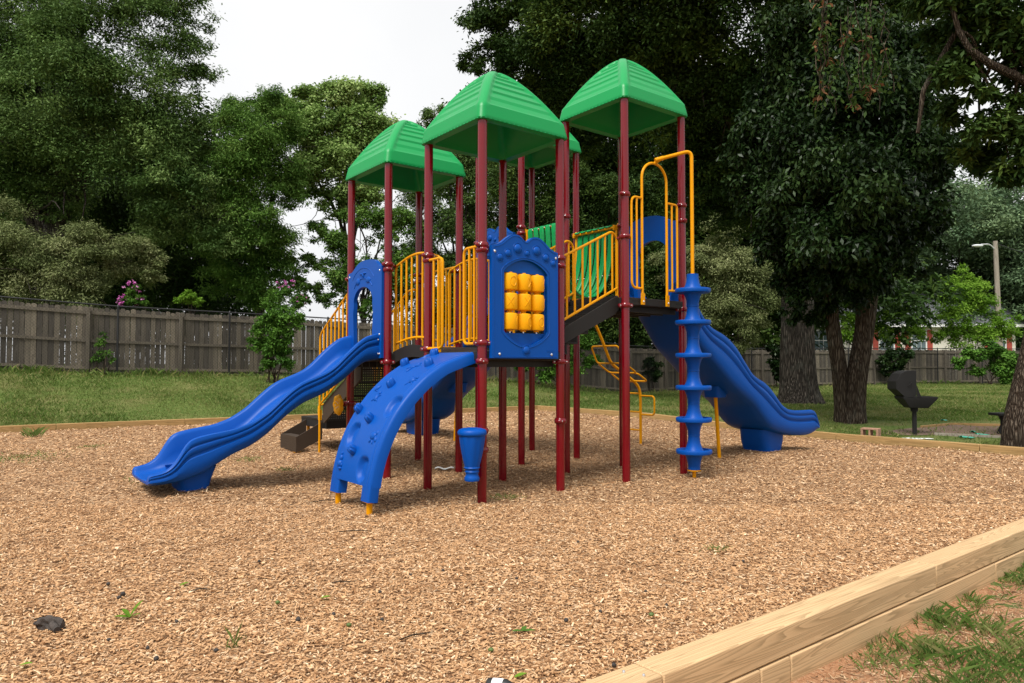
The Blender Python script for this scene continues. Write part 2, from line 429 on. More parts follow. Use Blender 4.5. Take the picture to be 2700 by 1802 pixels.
# loose chips lying on the bed
def rot_frames(n, tilt):
    yaw = RNG.uniform(0, 2*PI, n); p = RNG.normal(0, tilt, n); r = RNG.normal(0, tilt*1.3, n)
    ux = np.stack([np.cos(yaw)*np.cos(p), np.sin(yaw)*np.cos(p), np.sin(p)], -1)
    side = np.stack([-np.sin(yaw), np.cos(yaw), np.zeros(n)], -1)
    up = np.cross(ux, side)
    uy = side*np.cos(r)[:, None]+up*np.sin(r)[:, None]; uz = np.cross(ux, uy)
    return ux, uy, uz
def build_chips():
    parts = []; tints = []
    for y0, y1, dens, sc in ((2.3, 4.6, 4200, .74), (4.6, 7.5, 2500, .82), (7.5, 12, 1050, 1.0), (12, 17, 380, 1.4), (17, 23, 130, 2.0)):
        area = .9*(y1*y1-y0*y0)
        n = int(area*dens); y = np.sqrt(RNG.uniform(y0*y0, y1*y1, n)); x = RNG.uniform(-.95, .85, n)*y
        a, b = to_ab(x, y); ok = (a < A_R-.02) & (b < BK(a)-.02) & (b > B_F+.03) & (a > A_L); x, y = x[ok], y[ok]; n = len(x)
        L = (RNG.lognormal(-3.72, .5, n)*sc).clip(.008, .08)*.5; Wd = (RNG.lognormal(-4.75, .4, n)*sc).clip(.004, .03)*.5; H = Wd*RNG.uniform(.25, .7, n)
        ux, uy, uz = rot_frames(n, .26)
        c = np.stack([x, y, mz(x, y)+RNG.uniform(.0, .013, n)], -1)
        X = ux*L[:, None]; Y = uy*Wd[:, None]; Zv = uz*H[:, None]
        tp = RNG.uniform(.35, 1, n)[:, None]
        t = np.clip(RNG.normal(.55, .24, n), 0, 1); dk = RNG.random(n) < .07; t[dk] *= .25
        top = [c-X-Y+Zv, c+X-Y*tp+Zv, c+X+Y*tp+Zv, c-X+Y+Zv]; bot = [c-X-Y-Zv, c+X-Y*tp-Zv, c+X+Y*tp-Zv, c-X+Y-Zv]
        faces = [top]
        if sc < .9:
            for i in range(4):
                j = (i+1) % 4; faces.append([bot[i], bot[j], top[j], top[i]])
        for f in faces:
            parts.append(np.stack(f, 1).reshape(-1, 3)); tints.append(t)
    o = quad_obj('wood_chips', np.concatenate(parts), 4, M['chip'], None, np.concatenate(tints)); tag(o, 'loose tan wood chips covering the play area', 'wood chips', kind='stuff')
build_chips()

# grass blades
def blades(name, x, y, z, h, w, mat, tint, lean=.35, label=None, cat='grass'):
    n = len(x); yaw = RNG.uniform(0, 2*PI, n); d = np.stack([np.cos(yaw), np.sin(yaw), np.zeros(n)], -1)
    l = RNG.normal(0, lean, (n, 2))*h[:, None]
    p = np.stack([x, y, z], -1); tip = p+np.concatenate([l, h[:, None]], 1)
    mid = p+np.concatenate([l*.35, h[:, None]*.6], 1)
    V = np.stack([p-d*w[:, None], p+d*w[:, None], mid+d*w[:, None]*.8, tip], 1)
    # quad with a narrow tip
    o = quad_obj(name, V.reshape(-1, 3), 4, mat, None, tint); tag(o, label, cat, kind='stuff'); return o
def lawn_patch(x, y): return np.clip(.5+.5*np.sin(x*.55+2.2*np.sin(y*.43+.6))*np.cos(y*.8+1.3*np.sin(x*.31)), 0, 1)
def lawn_noise(x, y): return .5+.28*np.sin(x*.9+1.7*np.sin(y*.7))+.22*np.sin(y*1.9+x*.37)+.15*np.sin(x*3.7+y*2.2)
def build_grass():
    xs = []; ys = []
    for y0, y1, dens in ((8.5, 16, 900), (16, 24, 520), (24, 34, 240), (34, 43, 110)):
        n = int(.85*(y1*y1-y0*y0)*dens); y = np.sqrt(RNG.uniform(y0*y0, y1*y1, n)); x = RNG.uniform(-.85, .85, n)*y
        a, b = to_ab(x, y); yf = np.interp(x, FN[:, 0], FN[:, 1])
        ok = ((a > A_R+.12) | (b > BK(a)+.12)) & (y < yf+.2) & (b > -5)
        pad = (x > 8.2) & (x < 13.5) & (y > 13.9) & (y < 18.2); ok &= ~(pad & (RNG.random(n) < .9))
        sh = (np.hypot(x-8.4, y-18.3) < .9) | (np.hypot(x-9.8, y-24.7) < 1.5); ok &= ~(sh & (RNG.random(n) < .7))
        xs.append(x[ok]); ys.append(y[ok])
    x = np.concatenate(xs); y = np.concatenate(ys); n = len(x)
    k = lawn_noise(x, y); h = RNG.uniform(.03, .075, n)*(.6+.8*k)*np.where(y > 24, 1.25, 1)
    yf = np.interp(x, FN[:, 0], FN[:, 1]); h = np.where((yf-y < .6) & (RNG.random(n) < .3), h*2.6, h)
    w = RNG.uniform(.004, .008, n)*np.where(y > 20, 1.5, 1.0)
    pt_ = lawn_patch(x, y); t = np.clip(RNG.normal(.34, .17, n)+(.5-k)*.4+.38*(pt_ > .62)*RNG.random(n), 0, 1); dry_ = RNG.random(n) < .1+.25*pt_**3; t[dry_] = RNG.uniform(.75, 1, dry_.sum())
    blades('grass', x, y, ground_z(x, y), h, w, M['dirtgrass'], t, .5, 'green lawn with dry tan patches between the timbers and the fence')
    # corner outside the front timbers, tufty with bare soil between
    tx = []; ty = []; th = []; tt = []
    for i in range(1150):
        a = random.uniform(-1.6, 6.5); b = -4.2-abs(random.gauss(0, .9))
        near = b > -4.55
        dens = lawn_noise(a*2.3+3, b*2.6)+(.35 if a > 1.6 else 0)+(.12 if near else 0)
        if random.random() > (dens-.3)*1.1: continue
        cx, cy = to_xy(a, b); m = random.randint(25, 100); s = random.uniform(.03, .13)
        tx += list(np.random.default_rng(i).normal(cx, s, m)); ty += list(np.random.default_rng(i+9999).normal(cy, s, m))
        hh = random.uniform(.03, .085); th += [hh*random.uniform(.4, 1.2) for _ in range(m)]; base = random.uniform(.15, .75); tt += [min(1, max(0, random.gauss(base, .14))) for _ in range(m)]
    x = np.array(tx); y = np.array(ty); a, b = to_ab(x, y); ok = b < -4.17; x, y = x[ok], y[ok]
    blades('grass', x, y, ground_z(x, y)-.004, np.array(th)[ok], RNG.uniform(.0011, .0024, len(x)), M['cornergrass'], np.array(tt)[ok], .7, 'patchy grass on bare clay outside the front timbers')
    n = 26000; a = RNG.uniform(-1.8, 6.5, n); b = -4.18-np.abs(RNG.normal(0, 1.0, n)); x, y = to_xy(a, b)
    ux, uy, uz = rot_frames(n, .2); L = RNG.uniform(.006, .03, n)[:, None]; Wd = RNG.uniform(.0012, .005, n)[:, None]; c = np.stack([x, y, ground_z(x, y)+RNG.uniform(.002, .012, n)], -1)
    o = quad_obj('dry_litter', np.stack([c-ux*L-uy*Wd, c+ux*L-uy*Wd*.4, c+ux*L+uy*Wd*.4, c-ux*L+uy*Wd], 1).reshape(-1, 3), 4, M['straw'], None, RNG.random(n)); tag(o, 'dry grass bits and bark crumbs on the clay', 'dry litter', kind='stuff')
    # thin green weeds coming up through the chips
    for (px, py, rx, n, hh, lab) in ((45, 1075, .5, 420, .035, 'low weeds in the chips at the left edge of the photo'), (80, 1020, .12, 40, .17, 'upright grass tuft in the chips by the back left timbers'), (215, 1047, .16, 120, .03, 'small weed mat in the chips ahead of the back left timbers'),
            (375, 1107, .3, 200, .04, 'weeds in the chips beneath the lip of the left slide'), (570, 1068, .16, 110, .035, 'weeds in the shade under the middle of the left slide'), (660, 1085, .12, 90, .03, 'small weeds between the left slide and the black step'),
            (1155, 1141, .16, 160, .035, 'weeds at the foot of the front red post'), (1640, 1258, .09, 90, .03, 'small weed patch in the open chips on the right'), (545, 1480, .04, 9, .09, 'thin grass sprig standing in the foreground chips'), (1075, 985, .3, 120, .03, 'weeds on the chips behind the left tower')):
        d = (py-HY)/FD; Y = EYE/d; X = (px-1174.5)/FD*Y
        x = RNG.normal(X, rx*.6, n); y = RNG.normal(Y, rx*.7, n)
        blades('weeds', x, y, mz(x, y)+.004, RNG.uniform(.4, 1.2, n)*hh, np.full(n, .0017 if Y < 8 else .004), M['cornergrass'], RNG.uniform(.15, .7, n), .8, lab, 'weeds')
build_grass()

# ---------------------------------------------------------------- the play structure (local axes: x along RV, y along LV)
PLAY = empty('play_structure', (O2[0], O2[1], 0), TH)
tag(PLAY, 'large climbing frame with four green roofs, red posts, blue slides and yellow rails', 'play structure')
S = 1.1; PR = .051
TOW = {'A': (0, 0, 1.6, 4.09), 'B': (0, 2.1, 1.6, 4.09), 'C': (2.185, 0, 2.3, 4.82), 'D': (2.185, 2.08, 2.3, 4.82)}
clamps = {('A', 0, 0): (2.725, 2.672, 1.686, 1.492), ('A', 1, 0): (2.685, 2.592, 1.492, .814), ('A', 0, 1): (2.746, 2.687, 1.641, 1.492), ('A', 1, 1): (1.492, 2.69),
          ('B', 0, 0): (2.753, 2.686, 1.492), ('B', 1, 0): (2.75, 1.492), ('B', 0, 1): (2.66, 1.492, .92), ('B', 1, 1): (2.81, 2.70, 1.64, 1.492),
          ('C', 0, 0): (3.59, 3.055, 2.195), ('C', 1, 0): (3.597, 3.387, 2.198), ('C', 0, 1): (3.489, 2.2), ('C', 1, 1): (3.49, 2.2),
          ('D', 0, 0): (3.49, 3.397, 2.2), ('D', 1, 0): (3.49, 2.2), ('D', 0, 1): (3.4, 2.2), ('D', 1, 1): (3.4, 2.2)}
def clamp_mb(x, y, z, ang):
    m = MB(); R = PR
    m.lathe([(R-.004, -.03), (R+.008, -.03), (R+.017, -.018), (R+.02, 0), (R+.017, .018), (R+.008, .03), (R-.004, .03)], (x, y, z), 20)
    for s in (-1, 1):
        dx, dy = math.cos(ang)*s, math.sin(ang)*s
        m.lathe([(.001, -.027), (.021, -.027), (.026, -.018), (.026, .018), (.021, .027), (.001, .027)], (x+dx*(R+.02), y+dy*(R+.02), z), 12, (-dy, dx, 0))
    return m
def bolt_mb(m, p, ax, r=.011):
    k = m.cur; m.cur = 1; m.lathe([(r, -.004), (r, .004), (r*.7, .009), (.0005, .011)], p, 10, ax); m.cur = k; return m
for tn, (ax, ay, dz, hz) in TOW.items():
    for i in (0, 1):
        for j in (0, 1):
            x, y = ax+i*S, ay+j*S
            wx = O2+x*RV+y*LV; g = float(mz(wx[0], wx[1]))
            po = MB().lathe([(PR, -.06), (PR, hz+.05)], (x, y, 0), 28).build('post', M['red'], PLAY)
            for k, z in enumerate(clamps[(tn, i, j)]):
                an = (.3, 1.2, -.5, .75)[k]
                bm = clamp_mb(x, y, z, an)
                for s in (-1, 1):
                    q = (x+math.cos(an)*s*(PR+.02)+math.sin(an)*.027, y+math.sin(an)*s*(PR+.02)-math.cos(an)*.027, z); bolt_mb(bm, q, (math.sin(an), -math.cos(an), 0), .009)
                bm.build('clamp', M['red'], po)
            # chips heaped round the foot of the post are part of the bed

def roof(ax, ay, z0, parent):
    E = S/2+.085; cx, cy = ax+S/2, ay+S/2; zv = z0-.02; hv = .155; ha = .625
    m = MB(); nu = 61; NL = 8
    prof = [(E-.004, zv-.0), (E, zv+.012)]+[(E-.028*t, zv+.012+hv*t) for t in np.linspace(0, 1, 6)[1:]]
    W0 = E-.028
    rows = [(w, z, None) for w, z in prof]
    for k in range(1, 64):
        t = k/63; rho = 1-t
        rows.append((.05+(W0-.066)*rho, zv+.012+hv+.012+ha*(1-rho**1.5), t))
    zt_ = rows[-1][1]+.012; rows += [(.042, zt_+.007, None), (.028, zt_+.011, None), (.0005, zt_+.013, None)]
    def pt(side, u, row):
        w, z, t = row; rc = min(.075, w*.55)
        s = u*w; x = s; y = -w
        e = abs(s)-(w-rc)
        if e > 0:                                   # rounded corners
            ang = min(1, e/rc)*PI/4; x = math.copysign(w-rc+rc*math.sin(ang), s); y = -(w-rc+rc*math.cos(ang))
        if t is not None:
            lim = 1-.085/max(w, .09)
            if abs(u) < lim and t < .93:
                q = (t*NL) % 1.0; st = .017*(1-q)
                edge = min(1, (lim-abs(u))*w/.018)
                y += (.017-st)*.35*edge; z += (st-.02)*edge
            else: z += .012*min(1, (abs(u)-lim)*w/.02)
        c, sn = ((1,0),(0,1),(-1,0),(0,-1))[side]
        return (cx+x*c-y*sn, cy+x*sn+y*c, z)
    for side in range(4):
        m.grid(lambda u, v: pt(side, u*2-1, rows[int(round(v*(len(rows)-1)))]), nu, len(rows))
    # lip and hollow underside
    inner = [(E-.004, zv), (E-.02, zv-.006), (E-.115, zv), (E-.125, zv+.03), (E-.16, zv+.10), (E-.2, zv+.14), (E*.45, zv+.46), (E*.2, zv+.62), (.001, zv+.66)]
    for side in range(4):
        def pi(u, v):
            w, z = inner[int(round(v*(len(inner)-1)))]; rc = min(.075, w*.55); s = (u*2-1)*w; x = s; y = -w; e = abs(s)-(w-rc)
            if e > 0:
                a = min(1, e/rc)*PI/4; x = math.copysign(w-rc+rc*math.sin(a), s); y = -(w-rc+rc*math.cos(a))
            c, sn = ((1,0),(0,1),(-1,0),(0,-1))[side]; return (cx+x*c-y*sn, cy+x*sn+y*c, z)
        m.grid(pi, 41, len(inner))
    return m.build('roof', M['green'], parent, 32)
for tn, (ax, ay, dz, hz) in TOW.items(): roof(ax, ay, hz, PLAY)

def deck(ax, ay, dz):
    m = MB(); m.box(ax-.035, ax+S+.035, ay-.035, ay+S+.035, dz-.095, dz)
    d = m.build('deck', M['black'], PLAY, 35, .008)
    for k in range(5): MB().box(ax+.02, ax+S-.02, ay+.1+k*.22, ay+.13+k*.22, dz-.17, dz-.097).build('joist', M['black'], d)
    for (u) in (.1, .17, .3, .93, 1.0): MB().box(ax+u, ax+u+.045, ay-.0385, ay-.0345, dz-.045, dz-.03).build('slot', M['iron'], d)
for tn, (ax, ay, dz, hz) in TOW.items(): deck(ax, ay, dz)

RT = .0165
def bars(m, axis, const, us, lo, hi, r=.0135):
    for u in us:
        p = (lambda z: (const, u, z)) if axis == 'a' else (lambda z: (u, const, z))
        m.tube([p(lo(u) if callable(lo) else lo), p(hi(u) if callable(hi) else hi)], r, 9)
# arched bridge between the two lower towers
arc = lambda y, h0, h1: h0+(h1-h0)*math.sin(PI*(y-1.08)/1.04) if 1.08 < y < 2.12 else h0
m = MB(); ys = np.linspace(1.1, 2.1, 17)
br = MB()
for y0, y1 in zip(ys[:-1], ys[1:]):
    za, zb = arc(y0, 1.6, 1.685), arc(y1, 1.6, 1.685)
    br.add([(.1,y0,za-.04),(1,y0,za-.04),(1,y1,zb-.04),(.1,y1,zb-.04),(.1,y0,za),(1,y0,za),(1,y1,zb),(.1,y1,zb)], [(0,3,2,1),(4,5,6,7),(0,1,5,4),(2,3,7,6),(1,2,6,5),(3,0,4,7)])
    for a0 in (.08, 1.0): br.add([(a0,y0,za-.13),(a0+.02,y0,za-.13),(a0+.02,y1,zb-.13),(a0,y1,zb-.13),(a0,y0,za+.02),(a0+.02,y0,za+.02),(a0+.02,y1,zb+.02),(a0,y1,zb+.02)], [(0,3,2,1),(4,5,6,7),(0,1,5,4),(2,3,7,6),(1,2,6,5),(3,0,4,7)])
BR = br.build('arched_bridge', M['black'], PLAY, 30)
for a0 in (.14, .96):
    m = MB(); top = [(a0, 2.13, 1.56), (a0, 2.15, 2.66), (a0, 2.13, 2.745)]+[(a0, y, arc(y, 2.745, 2.845)) for y in np.linspace(2.06, 1.14, 13)]+[(a0, 1.08, 2.745), (a0, 1.06, 2.66), (a0, 1.07, 1.56)]
    m.tube(fillet(top, .06, 4), RT, 10)
    m.tube([(a0, y, arc(y, 1.735, 1.80)) for y in np.linspace(2.13, 1.07, 14)], RT, 10)
    bars(m, 'a', a0, np.linspace(2.0, 1.2, 7), lambda y: arc(y, 1.70, 1.77), lambda y: arc(y, 2.745, 2.845))
    for y in (2.135, 1.065): m.box(a0-.005, a0+.005, y-.024, y+.024, 1.51, 1.66)
    for y in (2.135, 1.065): bolt_mb(m, (a0-.008, y, 1.545), (-1, 0, 0), .012)
    h = m.build('handrail', M['yellow'], BR)
    l = MB().tube([(a0*.0+(.04 if a0 < .5 else 1.06), 2.1, 2.753), (a0, 2.135, 2.74)], .02, 10); l.build('clamp', M['red'], h)
# narrow loop rails beside the arch climber
def loop_rail(y0, y1, z0, z1, inner):
    m = MB(); m.tube(fillet([(-.03, y0, z1), (-.03, y1, z1), (-.03, y1, z0), (-.03, y0, z0)], .075, 6), RT, 10)
    bars(m, 'a', -.03, inner, z0, z1); m.build('handrail', M['yellow'], PLAY)
loop_rail(1.05, .735, 1.645, 2.68, (.93, .83)); loop_rail(.05, .30, 1.68, 2.715, (.105, .2))
# barrier on the far side of the left tower
m = MB(); m.tube([(1.1, 2.15, 2.82), (1.1, 3.15, 2.82)], RT, 10).tube([(1.1, 2.15, 1.70), (1.1, 3.15, 1.70)], RT, 10)
bars(m, 'a', 1.1, np.linspace(2.22, 3.08, 9), 1.7, 2.82); m.build('barrier', M['yellow'], PLAY)

# ---- panel with the wavy top and turning blocks
def cr(pts, n=6, closed=True):
    out = []; N = len(pts)
    for i in range(N if closed else N-1):
        p0, p1, p2, p3 = [np.array(pts[(i+k) % N] if closed else pts[max(0, min(N-1, i+k))], float) for k in (-1, 0, 1, 2)]
        for j in range(n):
            t = j/n; out.append(tuple(.5*((2*p1)+(-p0+p2)*t+(2*p0-5*p1+4*p2-p3)*t*t+(-p0+3*p1-3*p2+p3)*t**3)))
    return out
def wavy_top(z):
    L = [(0, 1.125), (.05, 1.135), (.12, 1.165), (.2, 1.225), (.27, 1.262), (.335, 1.268), (.39, 1.25), (.435, 1.215), (.463, 1.205)]
    h = cr(L, 5, False)+[L[-1]]
    return [(u, z+w) for u, w in h]+[(.926-u, z+w) for u, w in reversed(h[:-1])]
def panel(mp, z, name, blocks):
    u0 = 0.0
    out = [(0, z-.075)]+wavy_top(z)+[(.926, z-.075)]
    cx = .463; hw = .305
    rec = [(cx-hw, z+.22)]+[(cx-hw, z+.86)]+[(cx-hw+hw*2*t, z+.86+.14*math.sin(PI*t)**.75) for t in np.linspace(.06, .94, 15)]+[(cx+hw, z+.86), (cx+hw, z+.22)]+[(cx+hw-hw*2*t, z+.22-.16*math.sin(PI*t)**.8) for t in np.linspace(.05, .95, 15)]
    m = MB().plate(out, mp, 0, .05, [rec]); P = m.build(name, M['blue'], PLAY, 35, .008)
    op = [(cx-.285, z+.2), (cx-.285, z+.855), (cx+.285, z+.855), (cx+.285, z+.2)]
    b = MB().plate([(cx+(u-cx)*1.03, w) for u, w in rec], mp, -.012, .016, [op]); b.build('recess', M['blue'], P, 35, .006)
    k = MB()
    for off in (.022,):
        loop = [(cx+(u-cx)*1.10, (z+.5)+(w-z-.5)*1.045) for u, w in rec]
        k.tube([mp(u, w, .0+.051) for u, w in loop], .0045, 6, True)
    rim = [(cx+(u-cx)*.945, (z+.55)+(w-z-.55)*.975) for u, w in out]
    k.tube([mp(u, w, .0505) for u, w in rim], .004, 6, True)
    for u, w, r in ((.105, 1.0, .04), (.212, 1.052, .043), (.345, 1.114, .052), (.478, 1.075, .032), (.612, 1.114, .052), (.745, 1.05, .043), (.857, .997, .036), (.463, .012, .046)):
        C = Vector(mp(u, z+w, .048)); Nn = (Vector(mp(u, z+w, .1))-C).normalized()
        k.lathe([(r, -.002), (r*.95, r*.16), (r*.75, r*.32), (r*.4, r*.45), (.0005, r*.5)], C, 20, Nn)
        X = Vector(mp(u+.1, z+w, .048))-C; X.normalize()
        k.tube([C+(X*math.cos(t)+Vector((0,0,1))*math.sin(t))*r*1.22+Nn*.001 for t in np.linspace(0, 2*PI, 25)[:-1]], .005, 6, True)
    # faint moulded plate in the lower corner
    for q in range(6): k.plate([(.755+q*.018, z-.0), (.769+q*.018, z-.0), (.769+q*.018, z+.02), (.755+q*.018, z+.02)], mp, .0495, .0525)
    bo = k
    for u, w in ((.035, 1.06), (.893, 1.06), (.1, -.03), (.826, -.03)):
        C = Vector(mp(u, z+w, .05)); bolt_mb(bo, C, Vector(mp(u, z+w, .1))-C, .015)
    k.build('moulding', M['blue'], P, 40)
    if not blocks: return P
    r = .088; hgt = .182
    marks = ((('O', -.15), ('X', .5), ('O', .95)), (('X', -.5), ('X', -.05), ('O', 1.05)), (('O', .8), ('O', .35), ('O', .05)))
    for ci in range(3):
        u = cx-.1875+ci*.1875
        C0 = Vector(mp(u, z+.17, -.005)); C1 = Vector(mp(u, z+.9, -.005))
        MB().tube([C0, C1], .012, 8).build('spindle', M['bolt'], P)
        for ri in range(3):
            zc = .755-ri*.2155
            C = Vector(mp(u, z+zc, -.005))
            t = MB().lathe([(.03, -hgt/2-.016), (.034, -hgt/2-.004), (.07, -hgt/2), (r-.006, -hgt/2+.005), (r, -hgt/2+.018), (r, hgt/2-.018), (r-.006, hgt/2-.005), (.07, hgt/2), (.034, hgt/2+.004), (.03, hgt/2+.016)], C, 28)
            Nn = (Vector(mp(u, z+zc, .1))-C).normalized(); X = (Vector(mp(u+.1, z+zc, -.005))-C).normalized()
            def sp(s, w, rr): return C+(X*math.sin(s)+Nn*math.cos(s))*rr+Vector((0,0,w))
            mk, rot = marks[ri][ci]
            if mk == 'O': t.tube([sp(rot+.42*math.cos(q), .052*math.sin(q), r+.0005) for q in np.linspace(0, 2*PI, 25)[:-1]], .0042, 6, True)
            else:
                for sg in (-1, 1): t.tube([sp(rot+.4*q, sg*.05*q, r+.0005) for q in np.linspace(-1, 1, 9)], .0042, 6)
            t.build('turning_block', M['yellow_plastic'], P, 40)
    return P
panel(lambda u, w, d: (.06+u, -.045-d, w), 1.6, 'game_panel', True)
panel(lambda u, w, d: (2.185-.045-d, .086+.926-u+2.08, w), 2.3, 'game_panel', False)

# ---- slide hoods
def hood(mp, z):
    L = [(.0, 1.135), (.06, 1.14), (.12, 1.175), (.2, 1.228), (.3, 1.25), (.41, 1.257), (.52, 1.255), (.62, 1.245), (.72, 1.215), (.82, 1.16), (.88, 1.132), (.94, 1.125), (.985, 1.12)]
    out = [(0, z-.055)]+[(u, z+w) for u, w in cr(L, 3, False)+[L[-1]]]+[(.985, z-.055)]
    cu = .535; hw = .295
    hole = [(cu-hw+.03, z+.0), (cu-hw+.02, z+.3), (cu-hw, z+.55), (cu-hw+.02, z+.68)]+[(cu-hw*.97*math.cos(t), z+.69+.215*math.sin(t)) for t in np.linspace(.15, PI-.15, 13)]+[(cu+hw-.02, z+.68), (cu+hw, z+.55), (cu+hw-.02, z+.3), (cu+hw-.03, z+.0)]
    P = MB().plate(out, mp, 0, .055, [hole]).build('entry_hood', M['blue'], PLAY, 35, .012, 3)
    k = MB()
    arcp = [(cu-.30*math.cos(t), z+.80+.22*math.sin(t)) for t in np.linspace(.5, PI-.5, 15)]
    k.tube([mp(u, w, .055) for u, w in arcp], .008, 6)
    arcp = [(cu-.37*math.cos(t), z+.86+.30*math.sin(t)) for t in np.linspace(.55, PI-.55, 15)]
    k.tube([mp(u, w, .055) for u, w in arcp], .005, 6)
    for u, w, ru, rw in ((.38, .985, .07, .045), (.69, .985, .07, .05), (.53, 1.06, .03, .04), (.49, 1.085, .05, .016), (.58, 1.08, .05, .016)):
        C = Vector(mp(u, z+w, .052)); X = Vector(mp(u+.1, z+w, .052))-C; X.normalize(); Nn = (Vector(mp(u, z+w, .1))-C).normalized()
        v = []; 
        k.grid(lambda a, b: C+(X*math.cos(2*PI*a)*ru+Vector((0,0,1))*math.sin(2*PI*a)*rw)*math.sin(PI/2*(1-b))+Nn*.02*math.sin(PI/2*b), 16, 5, True)
    bo = k
    for u, w in ((.05, 1.08), (.94, 1.07), (.05, .25), (.05, .0), (.94, .2)):
        C = Vector(mp(u, z+w, .055)); bolt_mb(bo, C, Vector(mp(u, z+w, .1))-C, .013)
    k.build('moulding', M['blue'], P, 45)
    return P
hood(lambda u, w, d: (-.03-d, 2.115+u, w), 1.6)
hood(lambda u, w, d: (3.285+.03+d, 1.085-u, w), 2.3)
hood(lambda u, w, d: (2.2+u, 3.18+.03+d, w), 2.3)

# ---- wavy slides: t runs along the chute, w across it
def slide_mb(rim, bot, t0, t1, W=.9, n=110):
    fr = smooth_fn(rim, .07); fb = smooth_fn(bot, .09); m = MB()
    def sec(t):
        zb = fb(t); zt = max(fr(t), zb+.045); h = zt-zb; d = min(1, max(0, (h-.05)/.2)); zf = zb+.04+.02*d
        q = []
        q += [(.10-.04*d, zb), (.03, zb+.02), (.006, zb+.06*d+.01), (.0, zb+.30*h), (.0, zb+.40*h), (.004, zb+.50*h), (.026*d, zb+.545*h), (.028*d, zb+.58*h), (.006, zb+.63*h), (.0, zb+.70*h)]
        q += [(.004*d, zb+.76*h), (.016*d, zb+.785*h), (.018*d, zb+.80*h), (.006, zb+.83*h), (.002, zt-.10*h), (.012, zt-.02*h), (.032, zt), (.058, zt-.002), (.078, zt-.03*h)]
        q += [(.086+.01*d, zt-.12*h), (.098+.012*d, zf+.42*(zt-zf)), (.125+.01*d, zf+.14*(zt-zf)), (.17, zf+.03*(zt-zf)), (.25, zf), (W/2, zf-.008)]
        full = q+[(W-x, z) for x, z in reversed(q[:-1])]
        full += [(W-.2, zb-.012*d), (W/2, zb-.02*d), (.2, zb-.012*d)]
        return full
    K = len(sec(t0))
    S_ = [(t, sec(t)) for t in t0+(t1-t0)*np.linspace(0, 1, n)]
    # rounded lip at the outer end
    tl, sl = S_[-1]; zc = fb(t1)+.03
    for e, sh in ((.014, .86), (.024, .5)):
        S_.append((tl+(e if t1 > t0 else -e), [((x-W/2)*.995+W/2, zc+(z-zc)*sh) for x, z in sl]))
    v = [(t, x, z) for t, s in S_ for x, z in s]; f = []
    for i in range(len(S_)-1):
        for k in range(K):
            l = (k+1) % K; f.append((i*K+k, i*K+l, (i+1)*K+l, (i+1)*K+k))
    f.append(tuple(range(K))); f.append(tuple((len(S_)-1)*K+k for k in reversed(range(K))))
    m.add(v, f); return m
def place(m, fn): m.v = [fn(*p) for p in m.v]; return m
def foot_mb(t0, t1, z1, zt0, zt1, W=.9):
    """moulded block that stands on the chips under the chute's end; t outward"""
    m = MB(); sg = 1 if t1 > t0 else -1; L = abs(t1-t0); rows = []
    for k, (z, sh) in enumerate(((-.04, .72), (.0, .72), (.07, .75), (.16, .86), (.24, 1.0), (z1, 1.12))):
        c = (t0+t1)/2; hl = L/2*sh; hw = (W/2-.19)*(.9+.1*sh)
        rows.append([(c+hl*x, W/2+hw*y, z) for x, y in [(math.copysign(abs(math.cos(a))**.45, math.cos(a)), math.copysign(abs(math.sin(a))**.45, math.sin(a))) for a in np.linspace(0, 2*PI, 33)[:-1]]])
    n = 32; v = [p for r in rows for p in r]; f = [(i*n+k, i*n+(k+1) % n, (i+1)*n+(k+1) % n, (i+1)*n+k) for i in range(len(rows)-1) for k in range(n)]
    f.append(tuple(range(n-1, -1, -1))); m.add(v, f); return m
rim1 = [(.0, 1.875), (.09, 1.865), (.25, 1.82), (.37, 1.735), (.52, 1.6), (.66, 1.457), (.77, 1.38), (.88, 1.332), (1.09, 1.25), (1.2, 1.18), (1.3, 1.095), (1.5, .912), (1.69, .793), (1.88, .726), (2.16, .684), (2.3, .655), (2.38, .61), (2.44, .5), (2.5, .385), (2.6, .31), (2.72, .285), (2.8, .275)]
bot1 = [(.0, 1.54), (.27, 1.50), (.40, 1.40), (.55, 1.266), (.81, 1.103), (1.09, .988), (1.3, .834), (1.5, .646), (1.69, .522), (1.88, .448), (2.0, .38), (2.2, .26), (2.45, .185), (2.6, .165), (2.72, .165), (2.8, .17)]
sm_ = place(slide_mb(rim1, bot1, .03, 2.74), lambda t, w, z: (-t, 2.17+w, z))
for z in (1.78, 1.60): bolt_mb(sm_, (-.10, 2.168, z), (0, -1, 0), .012)
sl = sm_.build('slide', M['blue'], PLAY, 40)
sl['label'] = 'shorter wavy slide'
place(foot_mb(2.02, 2.46, .3, 0, 0), lambda t, w, z: (-t, 2.17+w, z)).build('foot', M['blue'], sl, 40)
rim2 = [(.0, 2.58), (.12, 2.565), (.28, 2.50), (.40, 2.38), (.52, 2.22), (.64, 2.09), (.76, 2.0), (.90, 1.95), (1.05, 1.905), (1.2, 1.83), (1.36, 1.72), (1.59, 1.486), (1.75, 1.327), (1.9, 1.255), (2.06, 1.203), (2.2, 1.12), (2.31, 1.035), (2.52, .844), (2.70, .76), (2.9, .735), (3.1, .73), (3.40, .727), (3.47, .715), (3.52, .68), (3.56, .60), (3.59, .50), (3.62, .44)]
bot2 = [(.0, 2.24), (.13, 2.21), (.25, 2.08), (.42, 1.88), (.56, 1.707), (.95, 1.427), (1.26, 1.194), (1.45, 1.074), (1.62, .98), (1.85, .85), (2.05, .66), (2.25, .50), (2.44, .43), (2.75, .365), (3.08, .325), (3.3, .32), (3.5, .35), (3.6, .40), (3.7, .44)]
